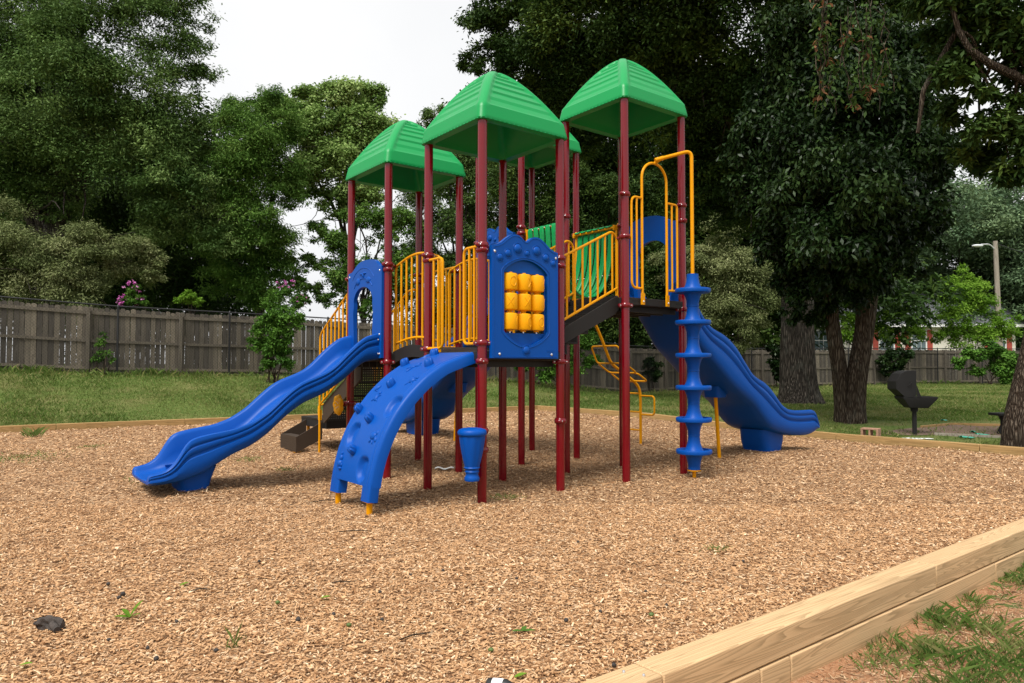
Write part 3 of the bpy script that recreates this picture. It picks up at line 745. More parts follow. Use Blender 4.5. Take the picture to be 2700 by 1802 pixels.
for fn, sup, lab in ((lambda t, w, z: (3.285+t, .1+w, z), 'C', 'tall wavy slide'), (lambda t, w, z: (2.285+w, 3.18+t, z), 'D', 'wavy slide, mostly hidden')):
    s2 = place(slide_mb(rim2, bot2, .03, 3.59), fn).build('slide', M['blue'], PLAY, 40); s2['label'] = lab
    place(foot_mb(2.36, 2.92, .44, 0, 0), fn).build('foot', M['blue'], s2, 40)
    b = MB(); b.grid(lambda u, v: (1.44+(.15-.03*v)*math.copysign(abs(math.cos(2*PI*u))**.35, math.cos(2*PI*u)), .45+(.15-.02*v)*math.copysign(abs(math.sin(2*PI*u))**.35, math.sin(2*PI*u)), 1.14-.17*v), 28, 4, True)
    b.add([fnp for fnp in [(1.32, .33, .97), (1.56, .33, .97), (1.56, .57, .97), (1.32, .57, .97)]], [(0, 1, 2, 3)])
    place(b, fn).build('bracket', M['blue'], s2, 40)
    place(MB().tube([(1.53, .45, -.05), (1.44, .45, 1.0)], .028, 14), fn).build('support_leg', M['yellow'], s2)

# ---- arched climbing wall
prof = np.array([(.01, 1.605), (-.19, 1.545), (-.41, 1.472), (-.62, 1.343), (-.82, 1.165), (-.96, 1.0), (-1.08, .805), (-1.17, .596), (-1.23, .387), (-1.265, .14), (-1.275, .02)])
seg = np.r_[0, np.cumsum(np.hypot(*np.diff(prof, axis=0).T))]
fa = smooth_fn(list(zip(seg, prof[:, 0])), .12); fz = smooth_fn(list(zip(seg, prof[:, 1])), .12)
def cpt(s, b, h):
    e = .02; da, dz = fa(s+e)-fa(s-e), fz(s+e)-fz(s-e); L = math.hypot(da, dz)
    return (fa(s)+dz/L*h, b, fz(s)-da/L*h)
shells = [(.10, .80, .055), (.447, .89, .055), (.456, .36, .055), (.83, .62, .055), (1.19, .88, .055), (1.28, .53, .055), (1.63, .60, .055)]
dents = [(.20, .90, .10, .08), (1.10, .255, .135, .095), (1.47, .76, .14, .10), (1.79, .33, .13, .10)]
def bump_h(s, b):
    h = 0
    e = min(b-.1, 1.0-b)
    if e < .035: h -= .03*(1-max(0, e)/.035)**2
    if .065 < b-.1 < .085 or .065 < 1.0-b < .085: h -= .007
    for cs, cb, rs, rb in dents:
        d = math.hypot((s-cs)/rs, (b-cb)/rb)
        # apple-shaped: notch at the upper edge
        d *= 1+.25*max(0, math.cos(math.atan2(b-cb, cs-s))**9)
        if d < 1.12: h -= .05*(1 if d < .72 else max(0, (1.12-d)/.4)**1.0)
    return h
m = MB(); ns, nb = 150, 76; s1 = 1.955
bs = .1+.9*np.linspace(0, 1, nb)
m.grid(lambda u, v: cpt(s1*v, .1+.9*u, bump_h(s1*v, .1+.9*u)), nb, ns)
m.grid(lambda u, v: cpt(s1*v, .1+.9*u, -.105 if .06 < u < .94 else -.12), nb, 60)
for b0 in (.1, 1.0):
    m.grid(lambda u, v: cpt(s1*v, b0, -.03-.09*u), 2, ns)
m.grid(lambda u, v: cpt(s1, .1+.9*u, bump_h(s1, .1+.9*u)*(1-v)-.11*v), nb, 3)
CW = m.build('climbing_arch', M['blue'], PLAY, 45)
for b0, b1 in ((.1, .275), (.80, 1.0)):
    k = MB(); k.grid(lambda u, v: cpt(1.93+.17*v, (b0+b1)/2+(b1-b0)/2*math.copysign(abs(math.cos(2*PI*u))**.3, math.cos(2*PI*u)), -.06+.058*math.copysign(abs(math.sin(2*PI*u))**.3, math.sin(2*PI*u))), 28, 5, True)
    q = [cpt(2.1, bb, hh) for bb, hh in ((b0+.005, -.005), (b1-.005, -.005), (b1-.005, -.115), (b0+.005, -.115))]; k.add(q, [(0, 1, 2, 3)]); k.build('foot', M['blue'], CW, 40)
for cs, cb, r in shells:
    k = MB(); c = np.array(cpt(cs, cb, 0)); t = (np.array(cpt(cs-.02, cb, 0))-c); t /= np.linalg.norm(t); nn = np.array(cpt(cs, cb, .1))-c; nn /= np.linalg.norm(nn); bb = np.array((0, 1, 0))
    def shp(u, v):
        a = 2*PI*u; r0 = r*(1+.07*abs(math.cos(a*3.5)))*math.cos(PI/2*v)**.6; x = math.cos(a)*r0; y = math.sin(a)*r0
        h = (.075+.022*math.cos(a*7)*(1-v))*math.sin(PI/2*v)**.75
        return c+bb*x*.95+t*(y*.9-.015+h*.25)+nn*(h-.01)
    k.grid(shp, 42, 10, True); k.build('hand_hold', M['blue'], CW, 50)
def critter(cs, cb, blobs):
    k = MB(); c = np.array(cpt(cs, cb, 0)); t = (np.array(cpt(cs-.02, cb, 0))-c); t /= np.linalg.norm(t); nn = np.array(cpt(cs, cb, .1))-c; nn /= np.linalg.norm(nn); bb = np.array((0, -1., 0))
    for x, y, rx, ry, an, h in blobs:
        ca, sa = math.cos(an), math.sin(an)
        k.grid(lambda u, v: c+(lambda px, py: bb*(x+px*ca-py*sa)+t*(y+px*sa+py*ca))(rx*math.cos(2*PI*u)*math.cos(PI/2*v), ry*math.sin(2*PI*u)*math.cos(PI/2*v))+nn*(h*math.sin(PI/2*v)-.004), 18, 6, True)
    k.build('animal_relief', M['blue'], CW, 50)
critter(.757, .29, [(0, 0, .05, .045, 0, .03), (.055, .035, .022, .018, .6, .02), (-.05, .045, .035, .012, 2.4, .014), (-.04, -.05, .04, .013, .9, .014), (.045, -.045, .03, .012, -.8, .014), (.07, 0, .025, .01, 0, .012)])
critter(.517, .61, [(0, 0, .03, .03, 0, .025), (.05, .02, .05, .015, .3, .02), (-.05, -.02, .055, .014, .5, .018), (0, -.06, .05, .014, 1.5, .02), (.03, .05, .04, .013, 1.2, .018)])
critter(1.03, .70, [(0, 0, .03, .05, .2, .028), (.035, .03, .03, .012, .5, .016), (-.035, .04, .03, .012, 2.4, .016), (.035, -.03, .035, .011, -.4, .016), (-.04, -.03, .03, .011, -2.3, .016), (0, .065, .02, .02, 0, .02)])
critter(1.46, .305, [(0, 0, .055, .045, .3, .03), (.065, -.03, .025, .035, .5, .018), (-.03, -.055, .025, .015, 1.0, .016), (.02, -.06, .03, .014, -1.0, .016), (.05, .04, .022, .03, .4, .015)])
critter(1.79, .82, [(0, -.01, .04, .045, 0, .04), (0, .05, .025, .035, 0, .03), (-.01, .095, .012, .02, 0, .02), (.02, -.055, .03, .018, 0, .03), (.035, -.02, .014, .02, 0, .02)])
critter(.9, .84, [(0, 0, .025, .05, -.4, .028), (.03, -.04, .02, .012, 0, .015), (-.03, .04, .02, .012, 0, .015)])
for b0 in (.185, .90):
    p = cpt(2.09, b0, -.06); MB().tube([(p[0], p[1], -.06), (p[0], p[1], p[2]+.02)], .03, 12).box(p[0]-.05, p[0]+.05, p[1]-.05, p[1]+.05, p[2]-.012, p[2]-.002).build('foot_tube', M['yellow'], CW)

# ---- entry arch, pole and twisting disc climber on the right-hand tower
m = MB(); yb = -.05
arcpts = [(2.443, yb, 2.25), (2.443, yb, 3.83)]+[(2.679-.236*math.cos(t), yb, 3.83+.225*math.sin(t)) for t in np.linspace(.15, PI-.15, 15)]+[(2.915, yb, 3.83), (2.915, yb, 2.25)]
m.tube(arcpts, RT+.001, 12)
m.tube(fillet([(2.443, yb, 3.57), (2.25, yb, 3.57), (2.25, yb, 2.42), (2.443, yb, 2.42)], .09, 6)[0:], RT-.001, 10)
m.tube([(2.345, yb, 2.42), (2.345, yb, 3.57)], .0135, 9)
m.tube(fillet([(2.915, yb, 3.57), (3.125, yb, 3.57), (3.125, yb, 2.43), (2.915, yb, 2.42)], .05, 5), RT-.001, 10)
m.tube([(3.02, yb, 2.42), (3.02, yb, 3.57)], .0135, 9)
for x in (2.443, 2.915): m.box(x-.026, x+.026, yb-.02, yb+.005, 2.215, 2.36)
for x in (2.443, 2.915): bolt_mb(m, (x, yb-.022, 2.255), (0, -1, 0), .013)
EA = m.build('entry_arch', M['yellow'], PLAY)
CX, CY = 3.082, -.331
m = MB(); m.tube(fillet([(CX, CY, -.06), (CX, CY, 4.23), (2.70, -.10, 4.10)], .10, 7), .0235, 14)
m.tube([(2.76, -.136, 4.12), (2.665, -.078, 4.087)], .029, 12)
m.tube([(2.72, -.11, 4.1), (2.679, -.05, 4.05)], .022, 10)
m.lathe([(.001, .108), (.085, .108), (.085, .122), (.001, .122)], (CX, CY, 0), 20)
PO = m.build('climbing_pole', M['yellow'], PLAY)
zs = [.351, .757, 1.165, 1.577, 1.999, 2.408]
def seg_prof(lo, hi, zd):
    R = .226
    p = [(.078, lo)]
    for t in np.linspace(0, 1, 7)[1:]: p.append((.075+.045*t**2.4, lo+(zd-.03-lo)*t))
    p += [(.135, zd-.031), (R-.02, zd-.030), (R-.004, zd-.022), (R, zd-.005), (R, zd+.016), (R-.006, zd+.028), (R-.022, zd+.031), (R-.034, zd+.024), (R-.04, zd+.012), (.14, zd+.010), (.122, zd+.016)]
    for t in np.linspace(0, 1, 7)[1:]: p.append((.120-.046*(1-(1-t)**2.4), zd+.016+(hi-zd-.016)*t))
    p += [(.03, hi)]
    return p
for i, z in enumerate(zs):
    lo = .124 if i == 0 else (zs[i-1]+z)/2+.0015; hi = 2.623 if i == 5 else (zs[i+1]+z)/2-.0015
    MB().lathe(seg_prof(lo, hi, z), (CX, CY, 0), 40).build('climbing_disc', M['blue'], PO, 32)

# ---- ramp up from the front tower to the right-hand tower
def rz(x): return 1.72+(x-1.1)*.485
RA = empty('ramp', (0, 0, 0)); RA.parent = PLAY
for y0 in (.085, .99):
    MB().plate([(1.13, rz(1.13)-.08), (1.13, rz(1.13)+.10), (2.09, rz(2.09)+.10), (2.155, rz(2.15)+.08), (2.155, rz(2.155)-.085), (2.10, rz(2.1)-.115)], lambda u, w, d: (u, y0+d, w), 0, .025).build('side_beam', M['black'], RA, 35, .004)
for i in range(6):
    x = 1.12+i*.172; z = 1.6+i*.125; MB().box(x, x+.19, .112, .988, z-.022, z).box(x+.168, x+.19, .112, .988, z-.001, z+.10).build('tread', M['black'], RA, 35, .004)
for y0 in (.145, .955):
    m = MB(); top = lambda x: 2.693+(x-1.17)*.472; bt = lambda x: 1.933+(x-1.17)*.482
    m.tube(fillet([(1.17, y0, 1.80), (1.17, y0, 2.69), (2.10, y0, 3.135), (2.19, y0, 3.06), (2.19, y0, 2.25)], .10, 6), RT, 10)
    m.tube([(1.17, y0, bt(1.17)), (2.19, y0, bt(2.19))], RT, 10)
    bars(m, 'b', y0, np.linspace(1.30, 2.068, 7)+.037, lambda x: bt(x), lambda x: top(x))
    m.box(2.166, 2.214, y0-.006, y0+.006, 2.19, 2.34)
    bolt_mb(m, (2.19, y0-.01, 2.235), (0, -1, 0), .012)
    h = m.build('handrail', M['yellow'], RA)
    MB().tube([(2.19, y0, 3.055), (2.185, .04 if y0 < .5 else 1.06, 3.055)], .02, 10).build('clamp', M['red'], h)

# ---- hanging cradle bridge of green straps between the two upper towers
CB = empty('cradle_bridge', (0, 0, 0)); CB.parent = PLAY
for x0, z0 in ((2.27, 3.42), (3.2, 3.47)): MB().tube([(x0, 1.14, z0), (x0, 2.05, z0)], .022, 12).build('top_bar', M['yellow'], CB)
for x0, z0, ex in ((2.27, 3.42, 2.185), (3.2, 3.47, 3.285)):
    for y0, py in ((1.16, 1.1), (2.02, 2.08)):
        m = MB(); m.tube([(x0-.03*(1 if x0 < 2.5 else -1), y0, 2.25), (x0-.03*(1 if x0 < 2.5 else -1), y0, z0-.02), (x0-.05*(1 if x0 < 2.5 else -1), y0+(py-y0)*.4, z0+.05), (ex, py, z0+.07)], .019, 10)
        m.box(x0-.035, x0+.035, y0-.012, y0+.012, z0-.045, z0+.035); m.build('bracket', M['yellow'], CB, 40, .006)
for i in range(6):
    y0 = 1.275+i*.132; hw = .05
    path = []
    for t in np.linspace(-.12, 1.12, 45):
        if t < 0: an = -t/.12*PI*.9; path.append((2.27+.03*math.cos(PI+an*-1) if False else 2.27-.038*math.cos(an), 3.42+.04*math.sin(an)))
        elif t > 1: an = (t-1)/.12*PI*.9; path.append((3.2+.038*math.cos(an), 3.47+.04*math.sin(an)))
        else:
            ph = PI*t; path.append((2.735-.497*math.copysign(abs(math.cos(ph))**.82, math.cos(ph)), (3.42+.05*t)-1.02*math.sin(ph)**.85))
    m = MB(); P = [Vector((x, 0, z)) for x, z in path]
    def stp(u, v):
        i_ = int(round(v*(len(P)-1))); p = P[i_]; tg = (P[min(i_+1, len(P)-1)]-P[max(i_-1, 0)]).normalized(); nn = Vector((tg.z, 0, -tg.x))
        a = 2*PI*u; w = hw*math.copysign(abs(math.cos(a))**.5, math.cos(a)); th = .013*math.copysign(abs(math.sin(a))**.6, math.sin(a))
        return Vector((p.x, y0+w, p.z))+nn*(th-.012*(1-(w/hw)**2))
    m.grid(stp, 20, len(P), True)
    for q in (4, 12, 22, 32, 40): bolt_mb(m, Vector((P[q].x, y0, P[q].z))+Vector((0, -hw-.001, 0)), (0, -1, 0), .008)
    m.build('strap', M['green'], CB, 50)

# ---- steps at the back left
ST = empty('stairs', (0, 0, 0)); ST.parent = PLAY
for x0 in (.13, .95):
    MB().plate([(3.13, 1.50), (3.13, 1.25), (3.2, 1.22), (4.40, .56), (4.45, .56), (4.45, .84), (4.40, .88), (3.72, 1.22), (3.25, 1.50)], lambda u, w, d: (x0+d, u, w), 0, .025).build('stringer', M['brown'], ST, 35, .004)
for i in range(4):
    y = 3.24+i*.29; z = 1.40-i*.2; MB().box(.16, .945, y+.02, y+.31, z-.02, z).build('tread', M['black'], ST, 35, .003)
for y, z in ((3.26, 1.4), (3.55, 1.2), (3.84, 1.0), (4.13, .8), (4.42, .58)): MB().box(.16, .945, y, y+.004, z, z+.2).build('riser', M['perf'], ST)
m = MB(); m.box(.2, 1.1, 4.47, 5.5, .585, .61); m.box(.2, 1.1, 4.47, 4.50, .46, .585); m.box(.2, 1.1, 5.47, 5.5, .46, .585); m.box(.2, .23, 4.5, 5.47, .46, .585); m.box(1.07, 1.1, 4.5, 5.47, .46, .585)
m.build('landing', M['black'], ST, 35, .004)
m = MB()
for y0 in (4.63, 5.28): m.plate([(-.2, .115), (.2, .29), (.2, .565), (-.2, .355)], lambda u, w, d: (u, y0+d, w), 0, .022)
m.box(-.222, -.2, 4.63, 5.302, .115, .352); m.box(-.2, -.06, 4.652, 5.28, .33, .352)
for k in range(5): m.box(-.2255, -.222, 4.65, 5.28, .14+k*.04, .143+k*.04)
LS = m.build('low_step', M['brown'], ST, 35)
for y0 in (4.72, 5.22): MB().tube([(-.17, y0, -.05), (-.17, y0, .115)], .024, 10).box(-.22, -.12, y0-.05, y0+.05, .105, .115).build('leg_foot', M['yellow'], LS)
for x0, y0 in ((.30, 5.44), (1.02, 4.6), (1.02, 5.44)): MB().tube([(x0, y0, -.05), (x0, y0, .6)], .024, 10).build('support_leg', M['yellow'], ST)
for x0 in (.10, 1.02):
    m = MB(); tp = lambda y: 2.50-(y-3.5)*.565
    ytop = 3.25; pts = [(x0, 3.18, tp(3.35)), (x0, 3.35, tp(3.35)), (x0, 4.42, tp(4.42)), (x0, 4.50, tp(4.42)-.08), (x0, 4.50, -.05 if x0 < .5 else .6)]
    m.tube(fillet(pts, .06, 4), RT, 10)
    m.tube([(x0, 3.3, 1.48), (x0, 4.46, .86)], RT-.002, 10)
    bars(m, 'a', x0, np.linspace(3.40, 4.36, 8), lambda y: 1.44-(y-3.36)*.54, tp)
    m.box(x0+.0, x0+.035, 4.49, 4.56, .60, .76); h = m.build('handrail', M['yellow'], ST)
    MB().tube([(.0 if x0 < .5 else 1.1, 3.2, tp(3.35)), (x0, 3.22, tp(3.35))], .021, 10).build('clamp', M['red'], h)
m = MB(); m.tube(fillet([(.55, 5.6, -.05), (.55, 5.6, .66), (.55, 5.6, .78), (.85, 5.55, .78), (.85, 5.55, .5)], .06, 5), .02, 10); m.build('grab_loop', M['yellow'], ST)

# ---- bent ladder behind the upper back tower
bL = 2.78; k = MB(); sp = [(3.36, 2.33), (4.35, 2.22), (4.50, 1.98), (4.76, 1.485), (5.08, 1.315), (5.37, 1.155), (5.50, 1.03), (5.52, .85), (5.52, -.05)]
k.tube(fillet([(x, bL, z) for x, z in sp], .12, 4), .026, 12)
def side_loop(x0, z0, x1, z1, dirn, off):
    q = Vector((x1-x0, 0, z1-z0)).normalized()
    k.tube(fillet([(x0, bL, z0), (x0+.0, bL+dirn*off, z0), (x1, bL+dirn*off, z1), (x1, bL, z1)], .07, 5), .0165, 9)
for i, (x0, z0, x1, z1) in enumerate(((4.60, 1.79, 4.75, 1.49), (4.76, 1.49, 5.06, 1.32), (5.08, 1.315, 5.34, 1.17), (5.36, 1.16, 5.51, .94), (5.52, .90, 5.52, .56), (5.52, .60, 5.52, .27))):
    side_loop(x0, z0, x1, z1, -1 if i % 2 == 0 else 1, .33); side_loop(x0, z0-.0, x1, z1, 1 if i % 2 == 0 else -1, .33) if i < 3 else None
k.build('loop_ladder', M['yellow'], PLAY, 50)

# ---- drum, flower wheel
dx, dy = -.183, -.081; m = MB()
fl = lambda r, z: [(r, z)]
N = 40; rows = []
for r, z in ((.052, .262), (.074, .266), (.08, .285), (.072, .31), (.062, .33), (.066, .345), (.075, .36), (.066, .375), (.074, .39), (.084, .40), (.076, .41), (.088, .46), (.108, .55), (.124, .64), (.132, .70), (.134, .735)):
    am = .05 if .42 < z < .72 else 0
    rows.append([(dx+r*(1+am*(abs(math.cos(4.5*a))-.6))*math.cos(a), dy+r*(1+am*(abs(math.cos(4.5*a))-.6))*math.sin(a), z) for a in np.linspace(0, 2*PI, N*2+1)[:-1]])
n2 = N*2; m.add([p for r in rows for p in r], [(i*n2+k, i*n2+(k+1) % n2, (i+1)*n2+(k+1) % n2, (i+1)*n2+k) for i in range(len(rows)-1) for k in range(n2)]+[tuple(range(n2-1, -1, -1))])
DR = m.build('drum', M['blue'], PLAY, 50)
tilt = Matrix.Rotation(.06, 4, 'X')
MB().lathe([(.12, .728), (.14, .728), (.149, .738), (.152, .755), (.148, .775), (.135, .79), (.10, .802), (.05, .808), (.0005, .81)], (dx, dy, 0), 40).build('drum_head', M['blue'], DR, 50)
for z in (.76, .56): clamp_mb(0, 0, z, .4).build('clamp', M['red'], DR)
fx, fy, fzv = -.24, 3.06, .91; m = MB()
def fpt(u, v):
    a = 2*PI*u; R = (.125+.022*abs(math.cos(3.5*a)))*(1 if v < .5 else 1); ph = PI*2*v
    rr = R-.045+.045*math.cos(ph); return (fx+.028*math.sin(ph), fy+rr*math.cos(a), fzv+rr*math.sin(a))
m.grid(fpt, 70, 13, True); m.lathe([(.0005, -.018), (.085, -.018), (.085, .018), (.0005, .018)], (fx, fy, fzv), 28, (1, 0, 0))
for a in range(5): bolt_mb(m, (fx-.02, fy+.045*math.cos(a*1.257), fzv+.045*math.sin(a*1.257)), (-1, 0, 0), .008)
FW = m.build('flower_wheel', M['yellow_plastic'], PLAY, 50)
MB().tube([(fx, fy, fzv), (-.03, 3.17, .92)], .02, 10).lathe([(.028, -.02), (.028, .02)], (-.12, 3.12, .915), 12, (.9, .4, 0)).build('clamp', M['red'], FW)

# ---------------------------------------------------------------- timbers round the play area
def timber(p, q, w, h, z0, z1, label, group, mat='timber', bev=.007):
    """p, q: (a,b) ends of its centre line; z0,z1: base height at the two ends"""
    p = Vector((*to_xy(*p), z0)); q = Vector((*to_xy(*q), z1)); L = (q-p).length
    o = MB(); n = 10
    for i in range(n):                    # slightly wavering edges
        pass
    o.box(0, L, -w/2, w/2, 0, h); ob = o.build('landscape_timber', M[mat], None, 35, bev, 2)
    d = (q-p).normalized(); y = Vector((0,0,1)).cross(d).normalized(); z = d.cross(y)
    ob.matrix_world = Matrix(((d.x, y.x, z.x, p.x), (d.y, y.y, z.y, p.y), (d.z, y.z, z.z, p.z), (0,0,0,1)))
    tag(ob, label, 'timber', group); return ob
G1 = 'timbers of the front border'; tw = .16
fb = lambda a: -4.115+.03*(a+2)/5
def ft(a0, a1, h0, h1, lab, sh=0): return timber((a0+.0045, fb(a0)+sh), (a1-.0045, fb(a1)+sh), tw, h1-h0, h0, h0, lab, G1)
top = [(-4.6, -2.055, 'top timber end with two nail heads, at the bottom edge of the photo'), (-2.055, .62, 'long top timber with a dark knot swirl in the foreground'), (.62, 3.05, 'top timber with small knots low on its face, at the right edge'), (3.05, 5.5, 'top timber of the front border, running out at the right edge')]
for a0, a1, lab in top[:3]: ft(a0, a1, .012, .16, lab)
low = [(-4.6, -1.36, 'lower timber with a clean end joint under the knot swirl'), (-1.36, -1.10, 'short dark stained timber block between two lower timbers'), (-1.10, 1.62, 'long lower timber with grey stains behind the grass tufts'), (1.62, 4.2, 'lower timber with pale grain at the right edge of the photo')]
for a0, a1, lab in low: ft(a0, a1, -.155, .004, lab, -.006)
pr = [o for o in COL.objects if o.name.startswith('landscape_timber') and 'nail' in o['label']][0]
for a0, b0 in ((-2.13, -.04), (-2.17, .035)):
    x, y = to_xy(a0, fb(a0)+b0); nl = bolt_mb(MB(), (x, y, .161), (0,0,1), .007).build('nail', M['bolt']); nl.parent = pr; nl.matrix_parent_inverse = pr.matrix_world.inverted()
G2 = 'timbers of the back border'
bk = [(-9, -6.3, None), (-6.3, -2.75, 'border timber with two round knots, at the left edge of the photo'), (-2.75, -.35, 'border timber with a long dark crack, left of the wavy slide'), (-.35, 2.4, 'border timber half hidden behind the left slide'), (2.4, 5.1, 'border timber behind the left tower steps'), (5.1, 7.4, 'border timber seen between the middle red posts'), (7.4, 9.33, 'border timber ending at the far back corner')]
for a0, a1, lab in bk:
    if lab: timber((a0+.004, BK(a0)+.08), (a1-.004, BK(a1)+.08), .14, .17, .10, .10, lab, G2, 'timber_old')
rt = [(10.35, 8.35, 'border timber running from the far back corner, behind the bent ladder'), (8.35, 6.1, 'border timber with a knot, right of the far back corner'), (6.1, 3.6, 'border timber passing behind the disc climber'), (3.6, 1.1, 'border timber behind the foot of the tall slide'), (1.1, -1.4, 'border timber in front of the brick and the black grill'), (-1.4, -4.0, 'border timber in front of the leaning tree at the right edge')]
for b0, b1, lab in rt:
    hz = [float(mulch_z(0, np.array(b)))-.05 for b in (b0, b1)]; timber((A_R+.08, b0-.004), (A_R+.08, b1+.004), .14, .17, hz[0], hz[1], lab, G2, 'timber_old')

# ---------------------------------------------------------------- fences
def fence_pts(step, off, i0=1, i1=9):
    P = FN[i0:i1+1].copy(); d = np.r_[0, np.cumsum(np.hypot(*np.diff(P[:, :2], axis=0).T))]
    s = np.arange(0, d[-1], step); x = np.interp(s, d, P[:, 0]); y = np.interp(s, d, P[:, 1]); z = np.interp(s, d, P[:, 2])
    t = np.stack([np.gradient(x), np.gradient(y)], -1); t /= np.linalg.norm(t, axis=1)[:, None]
    return np.stack([x-t[:, 1]*off, y+t[:, 0]*off, z], -1), t
HF = 2.03
WF = empty('wooden_fence', (-12, 22.6, 1.1)); tag(WF, 'weathered grey picket fence along the back of the lawn', 'fence')
def inv(o, p): o.parent = p; o.matrix_parent_inverse = p.matrix_world.inverted(); bpy.context.view_layer.update
bpy.context.view_layer.update()
PP, PT = fence_pts(2.62, .34)
for i in range(len(PP)-1):
    p, q = Vector(PP[i]), Vector(PP[i+1]); d = (q-p); L = math.hypot(d.x, d.y); dx_, dy_ = d.x/L, d.y/L; sl_ = d.z/L
    frame = Matrix(((dx_, -dy_, 0, p.x), (dy_, dx_, 0, p.y), (sl_, 0, 1, p.z), (0, 0, 0, 1)))
    pk = MB(); n = 18; w = L/n
    for k in range(n):
        x0 = k*w+.003; x1 = (k+1)*w-.003-random.random()**3*.012; h = HF+random.uniform(-.025, .02); y0 = random.uniform(-.006, .006); lean = random.uniform(-.006, .006)
        pk.plate([(x0, .04), (x1, .04), (x1+lean, h-.035), (x1-.03+lean, h), (x0+.03+lean, h), (x0+lean, h-.035)], lambda u, v, dd: (u, y0+dd+.03, v), 0, .016)
    def put(m, nm, mat, **k):
        m.v = [tuple(frame @ Vector(v)) for v in m.v]; o = m.build(nm, M[mat], None, **k); inv(o, WF); return o
    put(pk, 'picket_panel', 'picket')
    r = MB()
    for z0, hh in ((HF-.22, .10), (HF*.47, .085), (.12, .085)): r.box(-.02, L+.02, -.012+random.uniform(0, .004), .029, z0, z0+hh)
    put(r, 'rail', 'picket')
    po = MB().box(-.05, .05, -.10, -.013, -.2, HF-.02); put(po, 'post', 'picket', bevel=.006)
CF = empty('chain_link_fence', (-12, 22.2, 1.1)); tag(CF, 'black chain link fence standing just in front of the wooden fence', 'fence')
bpy.context.view_layer.update()
PP, PT = fence_pts(3.3, 0); HC = 2.10
rail = MB()
for i in range(len(PP)):
    x, y, z = PP[i]; o = MB().lathe([(.031, -.2), (.031, HC-.03), (.038, HC-.03), (.038, HC+.02), (.02, HC+.05), (.0005, HC+.055)], (x, y, z), 12).build('post', M['vinyl']); inv(o, CF)
o = MB().tube([(x, y, z+HC) for x, y, z in PP], .022, 8).build('top_rail', M['vinyl']); inv(o, CF)
def mesh_wire():
    P, T = fence_pts(.05, -.03); N = len(P); cell = .075; V = []
    hN = int(HC/.05); tot = N
    for sg in (1, -1):
        for k in range(0, tot, 1):
            # each wire climbs one step sideways for one step up
            if (k*.05) % cell > .0499 and False: continue
            i0 = k; i1 = k+sg*(hN)
            if i1 < 0 or i1 >= N: continue
            if k % 2: continue
            m = (i0+i1)//2
            for (ia, ha), (ib, hb) in (((i0, .02), (m, HC/2)), ((m, HC/2), (i1, HC-.01))):
                a = P[ia]+np.array([0, 0, ha]); b = P[ib]+np.array([0, 0, hb]); tw_ = np.array([T[ia][0], T[ia][1], 0])*.0032; nr = np.array([T[ia][1], -T[ia][0], 0])*.003
                V += [a-tw_, a+tw_, b+tw_, b-tw_, a-nr, a+nr, b+nr, b-nr]
    return np.array(V)
o = quad_obj('wire_mesh', mesh_wire(), 4, M['vinyl']); inv(o, CF)

# ---------------------------------------------------------------- trees
def unit(v): return v/np.maximum(np.linalg.norm(v, axis=-1, keepdims=True), 1e-9)
def leaves(centres, radii, tint, per, ln, wd, up=.9, out=.5, droop=.25, flat=.65, rng=RNG, spread=.16):
    """a spray of small pointed leaves round every clump centre"""
    n = len(centres); cnt = rng.poisson(per, n).clip(1); idx = np.repeat(np.arange(n), cnt); N = len(idx)
    off = rng.normal(0, .42, (N, 3)); off[:, 2] *= flat
    p = centres[idx]+off*radii[idx][:, None]
    nr = unit(rng.normal(0, 1, (N, 3))*.6+np.array([0, 0, up])+unit(off)*out)
    ax = rng.normal(0, 1, (N, 3))+unit(off)*.6; ax[:, 2] -= droop*2; ax = unit(ax-nr*np.sum(ax*nr, 1)[:, None])
    sd = np.cross(nr, ax); L = (ln*rng.uniform(.6, 1.25, N))[:, None]; W = (wd*rng.uniform(.7, 1.2, N))[:, None]
    V = np.stack([p, p+ax*L*.5+sd*W*.5+nr*L*.06, p+ax*L-nr*L*.05, p+ax*L*.5-sd*W*.5+nr*L*.06], 1)
    t = np.clip(tint[idx]+rng.normal(0, spread, N), 0, 1)
    return V.reshape(-1, 3), t
def clumps(lobes, n, rad, shell=(.55, 1.02), inner=.22, rng=RNG, upbias=.15, back=.35):
    """clump centres on the outer parts of the lobes (x,y,z,r), fewer at the back and few within"""
    L = np.array(lobes, float); S_ = []
    for l in L:                                   # every lobe is a cluster of smaller rounded boughs
        k = int(np.clip(9+l[3]*3, 9, 20))
        d = rng.normal(0, 1, (k, 3)); d[:, 2] += .25; d = unit(d)
        fl = (d[:, 1] > .2) & (rng.random(k) > back+.15); d[fl, 1] *= -1
        rr = l[3]*rng.uniform(.30, .52, k)
        c0 = l[:3]+d*(l[3]*rng.uniform(.45, .85, k))[:, None]*np.array([1, .9, .9])
        S_.append(np.c_[c0, rr, np.clip(rng.normal(.42, .2, k), .05, .9)])
    S_ = np.concatenate(S_); w = S_[:, 3]**2; idx = rng.choice(len(S_), n, p=w/w.sum())
    d = rng.normal(0, 1, (n, 3)); d[:, 2] += upbias+.35; d = unit(d)
    flip = (d[:, 1] > .15) & (rng.random(n) > back); d[flip, 1] *= -1
    rr = S_[idx, 3]*rng.uniform(shell[0]+.1, shell[1], n)
    ins = rng.random(n) < inner*.5; rr[ins] *= rng.uniform(.2, .8, ins.sum())
    c = S_[idx, :3]+d*rr[:, None]*np.array([1, .95, .72])
    t = np.clip(S_[idx, 4]+rng.normal(0, .13, n), 0, 1)
    return c, np.minimum(rad, S_[idx, 3]*.75)*rng.uniform(.6, 1.35, n), t
